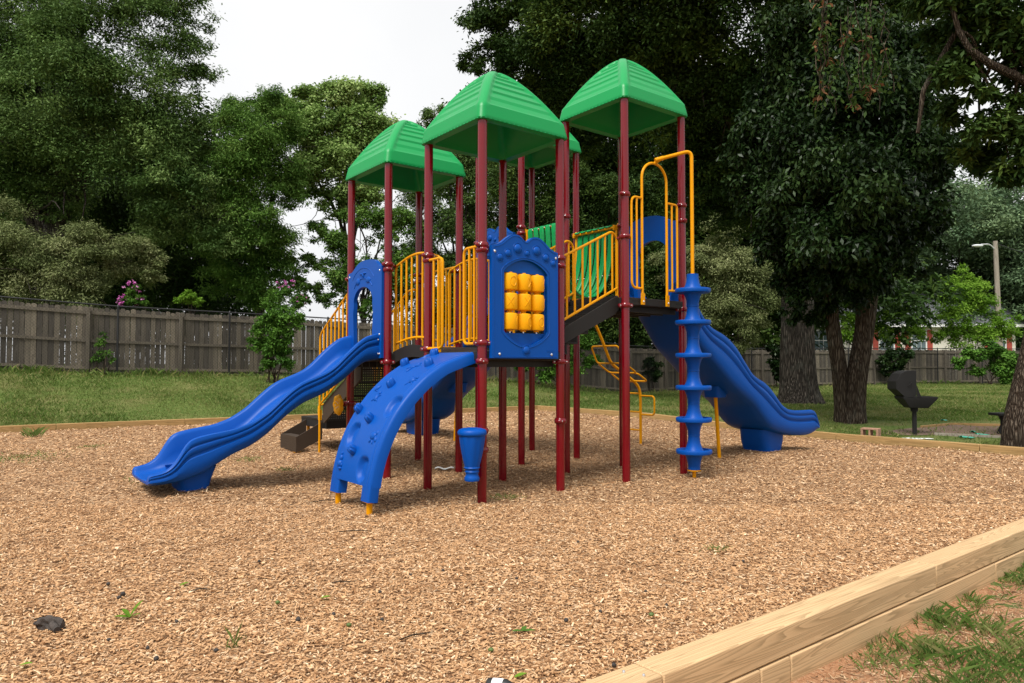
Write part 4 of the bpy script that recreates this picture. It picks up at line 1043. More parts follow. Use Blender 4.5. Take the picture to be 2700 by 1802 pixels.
def limb(m, p, q, r0, r1, rng, n=9, wob=.06):
    p, q = np.array(p, float), np.array(q, float); L = np.linalg.norm(q-p); pts = []; w = rng.normal(0, 1, (3, 3))*L*wob; ph = rng.uniform(0, 6, 3)
    for i in range(n):
        t = i/(n-1); s = math.sin(PI*t); pts.append(p+(q-p)*t+s*(w[0]*math.sin(2.1*t+ph[0])+w[1]*.5*math.sin(5*t+ph[1]))+np.array([0, 0, .10*L*s]))
    m.tube(pts, [r0+(r1-r0)*(i/(n-1)) for i in range(n)], 10)
    return pts
def trunk_mb(pts, radii, flare=1.0, n=26, seed=0, ridge=.05):
    """an irregular, slightly fluted stem"""
    rng = np.random.default_rng(seed); P = np.array(pts, float); K = 48; t = np.linspace(0, 1, K); s = np.linspace(0, 1, len(P))
    C = np.stack([np.interp(t, s, P[:, i]) for i in range(3)], -1)
    for _ in range(3): C[1:-1] = (C[:-2]+2*C[1:-1]+C[2:])/4
    R = np.interp(t, s, radii); ph = rng.uniform(0, 6.28, 8); m = MB(); zb = P[0][2]
    def pt(u, v):
        i = int(round(v*(K-1))); a = 2*PI*u; h = C[i][2]-zb
        fl = 1+flare*math.exp(-max(h, 0)/(.16+.55*R[0]))*(.55+.45*math.cos(5*a+ph[0])*math.cos(2*a+ph[1]))
        r = R[i]*fl*(1+ridge*(math.sin(7*a+ph[2]+h*.6)+.7*math.sin(13*a+ph[3]-h)+.5*math.sin(3*a+ph[4]+h*1.3)))
        return (C[i][0]+r*math.cos(a), C[i][1]+r*math.sin(a), C[i][2])
    m.grid(pt, n*2, K, True); return m
def px_lobes(L, Y):
    out = []
    for q in L:
        x, y, r = q[:3]; yy = Y+(q[3] if len(q) > 3 else 0); X, _, Z = at(x, y, yy); out.append((X, yy, Z, r/FD*yy))
    return out
def tree(name, label, cat, base, lobes, nclump, rad, per, leaf, mat, trunk_r, bark='bark', seed=1, group=None, inner=.22, limbs=7, trunk=True, up=.9, droop=.25, back=.25, top=None, shell=(.6, 1.04), flat=.6, flare=.6, mats2=None):
    rng = np.random.default_rng(seed)
    root = empty(name, base); tag(root, label, cat, group); bpy.context.view_layer.update(); B = np.array(base)
    c, r, t = clumps(lobes, nclump, rad, rng=rng, inner=inner, back=back, shell=shell)
    V, tt = leaves(c, r, t, per, leaf[0], leaf[1], up=up, droop=droop, rng=rng, flat=flat)
    quad_obj('crown' if trunk else 'foliage', V-B, 4, M[mat], root, tt)
    if trunk:
        Lb = np.array(lobes); ctr = Lb[:, :3].mean(0); tp = np.array(top) if top is not None else np.array([B[0]*.6+ctr[0]*.4, B[1]*.7+ctr[1]*.3, B[2]+(ctr[2]-B[2])*.75])
        m = trunk_mb([B-[0, 0, .3], B+(tp-B)*.35+rng.normal(0, .1, 3)*[1, 1, 0], B+(tp-B)*.7, tp], [trunk_r*1.1, trunk_r, trunk_r*.85, trunk_r*.6], flare, seed=seed)
        for i in np.argsort(-Lb[:, 3])[:limbs]:
            k = rng.uniform(.45, .98); st = B+(tp-B)*k; en = Lb[i, :3]
            pts = limb(m, st, en, trunk_r*.42*(1.15-.4*k), .03, rng)
            for q in range(4):
                j = rng.integers(3, 8); e2 = pts[j]+rng.normal(0, 1, 3)*Lb[i, 3]*.75; limb(m, pts[j], e2, trunk_r*.12, .012, rng, 6, .1)
        m.v = [tuple(np.array(v)-B) for v in m.v]; m.build('trunk', M[bark], root, 60, recalc=False)
    return root
def g(x, y): return float(ground_z(np.array(x, float), np.array(y, float)))

# big trees beyond the fence on the left
tree('oak_tree', 'tall dark green oak filling the upper left corner beyond the fence', 'tree', (-20, 30, 1.6),
     px_lobes([(40,-60,150),(200,-80,150),(330,-40,110),(50,70,150,-1),(210,90,140,-2),(330,60,100,-1),(390,130,95),(440,185,62),(470,165,38),(420,40,60),(120,220,150,-2),(290,220,120,-2),(380,280,90,-1),(440,330,85),(30,300,150,-1),(220,350,120,-1),(330,400,100,-2),(420,430,90,-1),(130,440,110),(470,490,85),(370,520,80,-1),(-80,150,160),(-60,400,140),(-150,0,180),(520,560,55,-1)], 30),
     2600, .66, 110, (.155, .055), 'oak', .55, seed=3, inner=.3, limbs=12, droop=.3)
tree('shrubby_tree', 'low paler tree leaning over the fence in the left corner', 'tree', (-17.2, 25.6, 1.5),
     px_lobes([(40,570,90),(150,620,85),(215,570,65),(310,590,58,1),(-40,520,90),(60,660,80),(190,680,70),(270,640,50,1),(-60,640,90),(355,620,45,1)], 25.5), 1100, .48, 95, (.115, .036), 'olive', .12, seed=5, droop=.3)
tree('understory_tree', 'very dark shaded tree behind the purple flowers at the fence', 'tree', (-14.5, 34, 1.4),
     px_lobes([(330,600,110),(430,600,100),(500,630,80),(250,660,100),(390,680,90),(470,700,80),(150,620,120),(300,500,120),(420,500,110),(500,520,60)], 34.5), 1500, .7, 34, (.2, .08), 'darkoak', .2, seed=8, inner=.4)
tree('locust_tree', 'mid green feathery tree between the tall oak and the pale maple', 'tree', (-10.9, 31, 1.3),
     px_lobes([(570,260,60),(620,230,55),(560,330,85,-1),(630,300,65),(540,420,85,-1),(610,390,85),(650,450,55),(560,510,80,-1),(620,560,60),(520,580,70,-1),(580,630,70),(650,600,38),(500,650,55),(680,640,30),(610,680,50)], 31), 1100, .56, 95, (.155, .046), 'locust', .22, seed=12, droop=.45, limbs=9)
tree('maple_tree', 'pale green maple with a rounded top against the white sky', 'tree', (-7.4, 34, 1.2),
     px_lobes([(810,230,55),(760,230,50),(700,230,45),(660,240,40),(850,225,40),(820,300,70),(740,300,75),(880,290,30),(680,330,60),(790,370,75),(860,350,50),(720,400,65),(840,430,55),(780,470,50),(900,400,40),(690,430,50)], 34), 1100, .5, 85, (.155, .10), 'maple', .2, seed=17, limbs=10)
tree('young_maple_tree', 'thin lower tree with sky gaps just left of the left tower', 'tree', (-6.4, 32, 1.2),
     px_lobes([(770,560,42),(735,540,34),(705,600,26),(830,600,60),(880,530,50),(740,610,26),(790,650,48),(860,660,60),(900,600,50),(820,500,36),(920,520,50),(930,640,50),(760,690,30),(720,665,24),(840,705,30),(690,690,18),(800,700,26)], 32), 520, .5, 80, (.15, .065), 'locust', .12, seed=21, inner=.1, limbs=9)
tree('open_crowned_tree', 'loose olive tree seen between the posts of the left and front towers', 'tree', (-3.0, 38, 1.0),
     px_lobes([(1000,270,38),(975,300,28),(1040,290,48),(960,470,55),(1040,400,55),(1010,520,60),(1090,480,55),(1090,390,50),(960,590,55),(1050,620,60),(1130,560,50),(910,680,50),(1010,700,60),(1100,690,50)], 38), 900, .52, 70, (.16, .065), 'oak', .18, seed=25, inner=.12, limbs=11)
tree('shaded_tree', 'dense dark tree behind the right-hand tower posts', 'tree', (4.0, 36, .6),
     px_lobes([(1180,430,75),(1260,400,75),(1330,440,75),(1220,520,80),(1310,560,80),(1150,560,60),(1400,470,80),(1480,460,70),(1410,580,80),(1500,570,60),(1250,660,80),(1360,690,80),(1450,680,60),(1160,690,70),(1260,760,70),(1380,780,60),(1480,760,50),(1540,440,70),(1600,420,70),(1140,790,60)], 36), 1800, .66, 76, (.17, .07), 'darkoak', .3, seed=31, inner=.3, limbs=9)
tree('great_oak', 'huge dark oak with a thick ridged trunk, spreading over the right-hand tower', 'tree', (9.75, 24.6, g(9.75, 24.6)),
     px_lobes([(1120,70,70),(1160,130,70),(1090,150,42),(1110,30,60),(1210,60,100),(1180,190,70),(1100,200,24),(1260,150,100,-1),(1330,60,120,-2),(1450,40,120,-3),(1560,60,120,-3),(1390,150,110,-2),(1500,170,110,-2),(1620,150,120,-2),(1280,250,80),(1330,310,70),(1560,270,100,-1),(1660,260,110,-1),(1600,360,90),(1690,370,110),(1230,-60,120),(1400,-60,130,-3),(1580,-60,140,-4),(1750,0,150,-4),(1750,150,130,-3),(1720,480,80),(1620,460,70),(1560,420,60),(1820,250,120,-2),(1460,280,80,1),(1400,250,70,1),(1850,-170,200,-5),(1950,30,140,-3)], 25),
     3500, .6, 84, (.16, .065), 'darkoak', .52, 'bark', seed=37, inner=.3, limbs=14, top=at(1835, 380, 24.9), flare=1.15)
tree('olive_tree', 'pale grey-green bush-like tree behind the tall slide', 'tree', (11, 33.5, .3),
     px_lobes([(1650,530,50),(1690,600,55),(1640,620,55),(1730,650,55),(1660,690,65),(1730,720,52),(1600,680,50),(1600,590,45),(1560,640,40),(1620,750,50),(1700,770,50),(1560,740,45),(1530,590,36),(1760,690,38)], 33.5), 1100, .48, 95, (.135, .04), 'olive', .14, seed=41, droop=.5)
# tree with two stems, hanging glossy foliage
TB = (8.35, 18.3, g(8.35, 18.3))
tw_lobes = px_lobes([(1790,300,95),(1760,420,75),(1850,200,110),(1900,330,120,-1),(2010,250,120,-1),(2060,370,110,-1),(1830,480,85,-1),(1960,450,120,-2),(2090,480,85,-1),(1890,560,95,-2),(2000,570,95,-2),(2060,535,55,-1),(1800,580,60),(1950,640,75,-1),(1870,650,65),(1830,670,42),(1730,330,55),(2120,280,70),(1980,110,110),(1850,90,110),(2100,150,100),(1890,700,28),(1965,610,50,-2),(2150,420,50),(1740,480,50),(1760,545,42),(2130,520,40),(1815,722,20),(1850,738,16),(1885,728,22),(1780,655,24),(2105,612,22),(2140,560,26),(1700,420,40),(2170,500,26)], 18.3)
TT = tree('twin_trunked_tree', 'two-stemmed tree with dark glossy drooping leaves beside the grill', 'tree', TB, tw_lobes, 2700, .46, 58, (.165, .07), 'glossy', .2, 'barkred', seed=45, inner=.3, trunk=False, up=.25, droop=.9, flat=.9)
TT.children[0].name = 'crown'
for nm, pts, rr, sd in (('a', [(1940, 968), (1925, 850), (1910, 740), (1905, 620), (1900, 480)], (.25, .18, .165, .15, .12), 3), ('b', [(1955, 968), (1962, 880), (1985, 760), (1995, 650), (1985, 560)], (.25, .24, .22, .24, .18), 4)):
    q = [np.array(at(x, y, 18.3 if nm == 'a' else 18.15)) for x, y in pts]; q[0] = np.array([q[0][0], q[0][1], TB[2]-.2]); m = trunk_mb(q, rr, .55, seed=sd)
    lr = np.random.default_rng(sd)
    for i in range(6): limb(m, q[-1], np.array(tw_lobes[(i*4+(nm == 'b')*2) % len(tw_lobes)][:3]), .07, .015, lr)
    m.v = [tuple(np.array(v)-np.array(TB)) for v in m.v]; m.build('trunk', M['barkred'], TT, 60, recalc=False)
# leaning tree at the right edge
KB = (8.78, 12.45, g(8.78, 12.45))
klobes = px_lobes([(2260,40,75),(2340,60,80),(2180,90,60,1),(2210,170,55),(2320,230,36),(2280,300,60),(2340,330,70),(2240,370,55,1),(2330,400,40),(2420,300,90),(2430,120,110),(2250,-50,110),(2400,-60,120),(2160,0,60,1),(2180,260,45,1),(2260,215,40)], 12.6)
KT = tree('leaning_tree', 'leaning ridged trunk cut off by the right edge, with a long bare limb above', 'tree', KB, klobes, 800, .36, 34, (.17, .07), 'darkoak', .3, 'barkred', seed=51, inner=.15, trunk=False, droop=.5)
KT.children[0].name = 'crown'
q = [np.array(KB)-[0, 0, .3], np.array(KB)+[.0, 0, .5], np.array(at(2385, 800, 12.45)), np.array(at(2440, 560, 12.5)), np.array(at(2490, 250, 12.6))]
m = trunk_mb(q, (.30, .27, .25, .23, .2), .5, seed=9, ridge=.06); lr = np.random.default_rng(5)
pts = [np.array(at(x, y, 12.3)) for x, y in ((2470, 300), (2400, 200), (2349, 168), (2290, 140), (2240, 105), (2215, 60), (2200, 0))]; m.tube(pts, [.12, .085, .075, .066, .055, .045, .035], 10)
m.tube([np.array(at(x, y, 12.8)) for x, y in ((2210, 60), (2170, 130), (2130, 200), (2115, 300))], [.05, .05, .045, .03], 8)
for i in range(9): limb(m, pts[1+i % 5], np.array(klobes[i][:3]), .03, .008, lr)
m.v = [tuple(np.array(v)-np.array(KB)) for v in m.v]; m.build('trunk', M['barkred'], KT, 60, recalc=False)
# a withered spray hanging from its boughs
rg = np.random.default_rng(77); hm = MB(); hc = []
for i in range(16):
    x = 1890+rg.uniform(0, 160); y0 = rg.uniform(-40, 40); p = np.array(at(x, y0, 11.2)); path = [p]
    for k in range(7): p = p+np.array([rg.normal(0, .05), rg.normal(0, .05), -rg.uniform(.12, .3)]); path.append(p); hc.append(p)
    hm.tube(path, .007, 5)
hm.tube([np.array(at(x, y, 11.3)) for x, y in ((2200, -20), (2050, -40), (1880, -10))], .03, 7)
hm.v = [tuple(np.array(v)-np.array(KB)) for v in hm.v]; tgw = hm.build('twigs', M['barkred'], KT, 60, recalc=False)
hc = np.array(hc); V, tt = leaves(hc, np.full(len(hc), .16), rg.uniform(.3, 1, len(hc)), 5, .11, .05, up=.2, droop=.8, rng=rg); quad_obj('hanging_leaves', V-np.array(KB), 4, M['hang'], KT, tt*.7)
sel = hc[rg.random(len(hc)) < .16]; V, tt = leaves(sel, np.full(len(sel), .14), rg.uniform(.2, .8, len(sel)), 7, .11, .05, up=.1, droop=.9, rng=rg); quad_obj('withered_leaves', V-np.array(KB), 4, M['brownleaf'], KT, tt)

# distant trees, built once and copied
def far_kind(seed):
    rng = np.random.default_rng(seed); L = [(rng.normal(0, 2.6), rng.normal(0, 1.6), 8+rng.normal(0, 3.0), rng.uniform(2.0, 3.2)) for _ in range(14)]+[(rng.normal(0, 3.2), 0, 3.5, 2.6) for _ in range(4)]
    return L
proto = {}
def far_tree(x, Y, h, label, mat, seed, name='woodland_tree'):
    X = (x-1174.5)/FD*Y
    if (seed, mat) not in proto:
        t = tree(name, label, 'tree', (0, 0, 0), far_kind(seed), 1500, .75, 36, (.30, .12), mat, .3, seed=seed, inner=.35, limbs=6, back=.5)
        t.rotation_euler = (0, 0, 0); proto[(seed, mat)] = t
    else: t = dup(proto[(seed, mat)]); tag(t, label)
    t.location = (X, Y, g(X, Y)-.3); s = h/14; t.scale = (s, s, s); t['group'] = 'woodland trees behind the back fence'; t.rotation_euler = (0, 0, (x*.37) % .8-.4)
    return t
for x, Y, h, lab, mat, sd in ((2240, 62, 17, 'hazy green tree behind the utility pole', 'far', 2), (2349, 58, 16, 'tall hazy tree at the right edge beyond the house', 'far', 6), (2110, 66, 15, 'hazy tree directly above the grey house roof', 'far', 6), (1990, 60, 17, 'hazy tree glimpsed just right of the two-stemmed tree', 'far', 2), (2440, 64, 19, 'hazy tree mostly outside the right edge', 'far', 2),
                             (1880, 74, 28, 'dark woodland tree behind the great oak trunk', 'darkoak', 2), (1740, 48, 22, 'dark woodland tree above the pale olive tree', 'darkoak', 6), (1590, 46, 22, 'dark woodland tree behind the twisting disc climber', 'darkoak', 2), (1440, 46, 21, 'dark woodland tree behind the highest roof', 'darkoak', 6), (1290, 48, 18, 'dark woodland tree behind the cradle bridge', 'darkoak', 2),
                             (1150, 50, 13, 'lower dark woodland tree behind the front tower', 'darkoak', 6), (2050, 46, 21, 'dark woodland tree behind the drooping crown', 'darkoak', 6), (2200, 44, 23, 'dark woodland tree above the hazy ones, upper right', 'darkoak', 2),
                             (60, 42, 19, 'dark woodland tree in the far left corner', 'darkoak', 6), (230, 44, 19, 'dark woodland tree behind the tall left oak', 'darkoak', 2), (400, 43, 16, 'dark woodland tree behind the purple flowers', 'darkoak', 6)):
    if x in (2200, 2050): continue
    far_tree(x, Y, h, lab, mat, sd)

# shrubs and creepers by the fence
def shrub(name, label, L, Y, n, mat, rad=.2, per=34, leaf=(.10, .05), seed=1, up=.4, cat='shrub', base=None, inner=.25, back=.35):
    lb = px_lobes(L, Y); c = np.array(lb); b = base or (float(c[:, 0].mean()), float(c[:, 1].mean()), g(c[:, 0].mean(), c[:, 1].mean()))
    root = tree(name, label, cat, b, lb, n, rad, per, leaf, mat, .05, seed=seed, trunk=False, inner=inner, back=back)
    rng = np.random.default_rng(seed); m = MB()
    for i in range(min(8, len(lb))):
        s_ = np.array(b)+rng.normal(0, .12, 3)*[1, 1, 0]; pp = limb(m, s_, np.array(lb[i][:3]), .022, .006, rng, 8, .05)
    m.v = [tuple(np.array(v)-np.array(b)) for v in m.v]; m.build('stem', M['barkred'], root, 60, recalc=False); return root
shrub('fence_creeper', 'leafy green bush climbing through the black fence post beside the left slide', [(640,735,32),(615,745,26),(660,740,28),(640,775,32),(612,790,24),(655,795,26),(625,820,26),(650,835,22),(600,760,20),(684,728,14),(575,786,10),(610,840,18),(592,800,16)], 23.2, 330, 'vine', .2, 30, (.13, .05), 61)
shrub('small_plant', 'thin weed climbing the wooden fence left of the black fence post', [(232,790,14),(238,815,18),(222,830,14),(255,828,10),(236,770,7)], 22.0, 60, 'vine', .12, 18, (.08, .035), 62, cat='plant')
def flowering(label, L, FL, Y, n, seed, dens):
    root = shrub('flowering_shrub', label, L, Y, n, 'vine', .14, 26, (.08, .035), seed); lb = np.array(px_lobes(FL, Y)); rng = np.random.default_rng(seed)
    idx = rng.integers(0, len(lb), dens); d = unit(rng.normal(0, 1, (dens, 3))); d[:, 1] = -abs(d[:, 1]); c = lb[idx, :3]+d*lb[idx, 3:4]
    for q in c:
        V, tt = leaves(q[None], np.full(1, .05), rng.random(1), 14, .05, .045, rng=rng); quad_obj('blossom', V-np.array(root.location), 4, M['pink'], root, tt)
flowering('shrub with magenta flowers rising above the left fence', [(300,672,14),(312,660,9),(322,684,10),(290,690,12),(330,694,8),(305,690,14)], [(297,660,14),(285,690,14),(300,650,8),(318,660,9),(268,690,4),(320,692,10)], 24.3, 110, 63, 34)
flowering('shrub with pale pink flowers above the fence beside the left slide', [(640,690,30),(670,700,24),(625,705,24),(690,690,18),(655,675,20)], [(640,665,20),(680,672,22),(690,690,14),(650,655,12),(664,645,12)], 26.0, 200, 64, 16)
shrub('round_shrub', 'small bright bush peeping over the left fence', [(425,684,14),(440,686,14),(412,690,12),(452,694,10),(430,674,9)], 25.0, 90, 'bright', .16, 34, (.1, .05), 65)
shrub('tall_shrub', 'tall bright green shrub in front of the grey roof at the right', [(2210,640,26),(2190,665,34),(2230,668,32),(2180,700,36),(2222,712,42),(2254,700,32),(2170,740,34),(2226,756,40),(2276,735,32),(2262,770,36),(2300,756,26),(2150,770,28),(2325,775,22),(2200,775,34),(2213,618,12),(2330,740,16)], 44.6, 520, 'bright', .34, 34, (.19, .075), 66)
shrub('light_shrub', 'light green shrub behind the fence between the two tree stems', [(1945,730,22),(1940,765,26),(1965,770,26),(1935,700,14)], 43.5, 110, 'bright', .34, 32, (.18, .07), 67)
shrub('spreading_shrub', 'loose bright shrub hiding the house front left of the grill', [(2020,735,26),(2050,720,28),(2080,750,28),(2030,770,30),(2100,775,26),(2065,780,24),(2008,760,18),(2110,745,14)], 43.8, 190, 'bright', .3, 30, (.18, .07), 68)
shrub('ivy', 'ivy hanging on the back fence beside the leaning tree', [(2290,815,22),(2310,835,26),(2290,850,24),(2325,860,24),(2270,800,18),(2250,815,16),(2215,820,20),(2190,835,14),(2310,872,18),(2240,850,14)], 41.2, 360, 'vine', .30, 34, (.17, .11), 69)
shrub('ivy', 'dark creeper on the back fence right of the grill lid', [(2045,815,18),(2060,840,20),(2035,850,16),(2075,815,16),(2025,830,14)], 41.2, 150, 'glossy', .28, 30, (.17, .1), 70)
shrub('ivy', 'dark creeper on the fence left of the great oak trunk', [(1785,815,14),(1780,840,16),(1790,865,14),(1770,800,12)], 37.5, 140, 'glossy', .26, 32, (.16, .1), 71)
shrub('fence_creeper', 'dark bush overhanging the fence behind the bent ladder', [(1240,800,40),(1290,810,34),(1260,850,34),(1330,800,30),(1310,840,30),(1200,830,30),(1360,830,22),(1345,785,26)], 28.3, 380, 'vine', .26, 32, (.14, .06), 72)
shrub('fence_creeper', 'twiggy dark bush on the fence below the tall slide', [(1490,830,16),(1500,860,18),(1478,850,12),(1512,842,12)], 33.0, 100, 'glossy', .22, 26, (.13, .05), 73)

# ---------------------------------------------------------------- house, pole, grill and small things on the right
def house():
    hx0, hy, _ = at(1800, 800, 56); hx1 = at(2330, 800, 56)[0]; hz = .4
    H = empty('house', ((hx0+hx1)/2, hy, hz)); tag(H, 'cream house with red shutters and grey roof behind the back fence', 'house'); o = np.array(H.location); W = hx1-hx0; top = at(0, 748, 56)[2]-hz; ridge = at(0, 672, 60)[2]-hz
    MB().box(-W/2, W/2, 0, 9, 0, top).build('wall', M['siding'], H)
    r = MB(); r.add([(-W/2-.5, -.6, top-.05), (W/2+.5, -.6, top-.05), (W/2+.5, 4.5, ridge), (-W/2-.5, 4.5, ridge), (-W/2-.5, 9.6, top-.05), (W/2+.5, 9.6, top-.05), (-W/2-.5, -.6, top+.12), (W/2+.5, -.6, top+.12), (W/2+.5, 4.5, ridge+.16), (-W/2-.5, 4.5, ridge+.16), (-W/2-.5, 9.6, top+.12), (W/2+.5, 9.6, top+.12)], [(0,1,2,3),(3,2,5,4),(6,9,8,7),(9,10,11,8),(0,6,7,1),(4,5,11,10),(0,3,9,6),(3,4,10,9),(1,7,8,2),(2,8,11,5)])
    r.build('roof', M['roofing'], H, 20)
    MB().box(-W/2-.5, W/2+.5, -.63, -.6, top-.12, top+.1).build('fascia', M['trim'], H)
    for px in (1884, 2034, 2108, 2290):
        x = at(px, 0, 56)[0]-o[0]; z0 = at(0, 803, 56)[2]-hz; z1 = at(0, 760, 56)[2]-hz
        f = MB(); f.box(x-.62, x+.62, -.06, -.002, z0-.1, z0); f.box(x-.62, x+.62, -.06, -.002, z1, z1+.1); f.box(x-.62, x-.52, -.06, -.002, z0, z1); f.box(x+.52, x+.62, -.06, -.002, z0, z1); f.box(x-.52, x+.52, -.04, -.002, (z0+z1)/2-.03, (z0+z1)/2+.03)
        for u in (-.17, .17): f.box(x+u-.012, x+u+.012, -.03, -.002, z0, z1)
        fr = f.build('window', M['trim'], H); MB().box(x-.52, x+.52, -.012, -.001, z0, z1).build('pane', M['glass'], fr)
        for s in (-1, 1):
            sh = MB().box(x+s*.86-.2, x+s*.86+.2, -.05, -.002, z0-.1, z1+.1)
            for k in range(14): sh.box(x+s*.86-.16, x+s*.86+.16, -.06, -.05, z0+k*(z1-z0)/14, z0+k*(z1-z0)/14+.05)
            sh.build('shutter', M['shutter'], H)
house()
def pole():
    b = np.array(at(2296, 800, 52)); b[2] = .4; t = np.array(at(2289, 552, 52)); P = empty('utility_pole', tuple(b)); tag(P, 'wooden utility pole with a street lamp arm at the right', 'utility pole')
    MB().tube([(0, 0, -.3), tuple(t-b)], [.2, .15], 14).build('pole', M['pole'], P)
    a = MB().tube(fillet([tuple(np.array(at(2288, 572, 52))-b), tuple(np.array(at(2276, 559, 51.8))-b), tuple(np.array(at(2256, 560, 51.5))-b)], .3, 5), .045, 8).build('lamp_arm', M['lampmetal'], P)
    c = np.array(at(2248, 563, 51.5))-b; MB().ball(tuple(c), (.42, .17, .11), 16, 8).build('lamp_head', M['lampmetal'], a)
    w = []
    for k in range(15): s = k/14; w.append(np.array(at(2291+s*140, 557+s*24+10*math.sin(PI*s), 52-s*6))-b)
    MB().tube([tuple(p) for p in w], .02, 6).build('power_line', M['vinyl'], P)
pole()
def grill():
    x, y = 8.55, 15.35; z = g(x, y); sc = 1.0
    G = empty('park_grill', (x, y, z), -.12); G.scale = (.72, .8, 1); tag(G, 'black iron park grill on a post with its lid open', 'grill')
    MB().lathe([(.062, -.1), (.062, .56)], (0, 0, 0), 18).lathe([(.10, .50), (.10, .57)], (0, 0, 0), 18).build('post', M['iron'], G)
    f = MB(); lo = [(-.20, -.20, .58), (.30, -.20, .58), (.30, .20, .58), (-.20, .20, .58)]; hi = [(-.42, -.30, .78), (.52, -.30, .78), (.52, .30, .78), (-.42, .30, .78)]
    f.add(lo+hi+[(-.42, -.30, .82), (.52, -.30, .82), (.52, .30, .82), (-.42, .30, .82), (-.40, -.28, .82), (.50, -.28, .82), (.50, .28, .82), (-.40, .28, .82), (-.2, -.18, .60), (.3, -.18, .60), (.3, .18, .60), (-.2, .18, .60)],
          [(3,2,1,0)]+[(i, (i+1) % 4, 4+(i+1) % 4, 4+i) for i in range(4)]+[(4+i, 4+(i+1) % 4, 8+(i+1) % 4, 8+i) for i in range(4)]+[(8+i, 8+(i+1) % 4, 12+(i+1) % 4, 12+i) for i in range(4)]+[(12+i, 12+(i+1) % 4, 16+(i+1) % 4, 16+i) for i in range(4)]+[(16,17,18,19)])
    FB = f.build('firebox', M['iron'], G, 30, .006)
    gr = MB()
    for k in range(14): gr.tube([(.0+k*.036, -.28, .80), (.0+k*.036, .28, .80)], .006, 6)
    gr.tube([(.5, 0, .81), (.66, .03, .80)], .008, 6); gr.build('grate', M['iron'], FB)
    prof_ = [(-.62, .98), (-.62, 1.14), (-.50, 1.30), (-.34, 1.36), (-.20, 1.37), (-.06, 1.37), (-.06, .86), (-.15, .80), (-.36, .80)]
    l = MB(); l.plate([(px, pz) for px, pz in prof_], lambda u, w, d: (u, d, w), -.30, .30); LD = l.build('lid', M['iron'], G, 30, .01)
    MB().tube(fillet([(-.30, -.305, 1.05), (-.30, -.35, 1.05), (-.22, -.35, 1.12), (-.22, -.305, 1.12)], .03, 3), .009, 6).build('handle', M['iron'], LD)
    MB().plate([(-.06, .82), (.06, .82), (-.06, 1.06)], lambda u, w, d: (u, d, w), -.31, -.30).build('hinge_plate', M['iron'], G)
grill()
def block():
    x, y = 7.42, 14.95; z = g(x, y)
    B = MB(); L, D, H = .40, .24, .22
    holes = [[(-.15, .045), (-.02, .045), (-.02, .185), (-.15, .185)], [(.02, .045), (.15, .045), (.15, .185), (.02, .185)]]
    B.plate([(-L/2, 0), (L/2, 0), (L/2, H), (-L/2, H)], lambda u, w, d: (u, d, w), -D/2, D/2, holes)
    o = B.build('concrete_block', M['block'], None, 35, .006); o.location = (x, y, z-.01); o.scale = (.85, .85, .9); o.rotation_euler = (0, 0, -.75); tag(o, 'reddish hollow concrete block in the grass by the two-stemmed tree', 'concrete block')
block()
def bench():
    x, y, _ = at(2296, 985, 15.4); z = g(x, y); B = empty('bench', (x, y, z), .15); tag(B, 'black bench on a single pedestal, half hidden by the leaning trunk', 'bench')
    MB().box(-.20, 1.3, -.16, .16, .40, .455).build('seat', M['iron'], B, 35, .012)
    m = MB(); m.lathe([(.14, -.05), (.12, .05), (.055, .2), (.055, .3), (.10, .4)], (.02, 0, 0), 14); m.build('pedestal', M['iron'], B)
bench()
def patch():
    P = [at(2140, 994, 15.2), at(2040, 998, 15.3), at(2010, 990, 15.7), at(2110, 978, 16.6), at(2180, 970, 17.4), at(2320, 974, 17.0), at(2400, 1000, 14.6), at(2340, 1004, 14.5)]
    xy = [(p[0], p[1]) for p in P]; c = np.mean(xy, 0); m = MB(); K = 9
    def pt(u, v):
        k = u*len(xy); i = int(k) % len(xy); f_ = k-int(k); e = np.array(xy[i])*(1-f_)+np.array(xy[(i+1) % len(xy)])*f_; p = c+(e-c)*v
        return (p[0], p[1], g(p[0], p[1])+.012)
    m.grid(pt, 64, K, True); tag(m.build('dirt', M['patchdirt'], None, 60), kind='structure')
    for i, j, lab in ((0, 7, 'thin brown edging board in front of the bare soil by the grill'), (3, 4, 'pale edging board on the left of the bare soil behind the grill'), (4, 5, 'thin edging board at the back of the bare soil by the bench')):
        p, q = Vector((*xy[i], 0)), Vector((*xy[j], 0)); L = (q-p).length; d = (q-p)/L; z0, z1 = g(*xy[i]), g(*xy[j])
        o = MB().box(0, L, -.02, .02, -.05, .055).build('edging_board', M['timber_old' if i else 'pole'], None, 35, .004); o.location = (p.x, p.y, z0); o.rotation_euler = (0, -math.atan2(z1-z0, L), math.atan2(d.y, d.x)); tag(o, lab, 'edging board', 'boards round the bare soil')
    x, y, _ = at(2052, 992, 15.0); x, y = 8.05, 14.55
    m = MB(); rg = np.random.default_rng(3)
    m.grid(lambda u, v: (x+(.38*math.cos(2*PI*u)+.04*math.cos(6*PI*u))*v, y+(.17*math.sin(2*PI*u)+.03*math.sin(10*PI*u))*v, g(x, y)+.022+.01*math.sin(31*u)*v*(1-v)), 40, 6, True); tag(m.build('paper_scrap', M['paper'], None, 60), 'crumpled white paper scrap on the grass in front of the grill', 'litter')
patch()
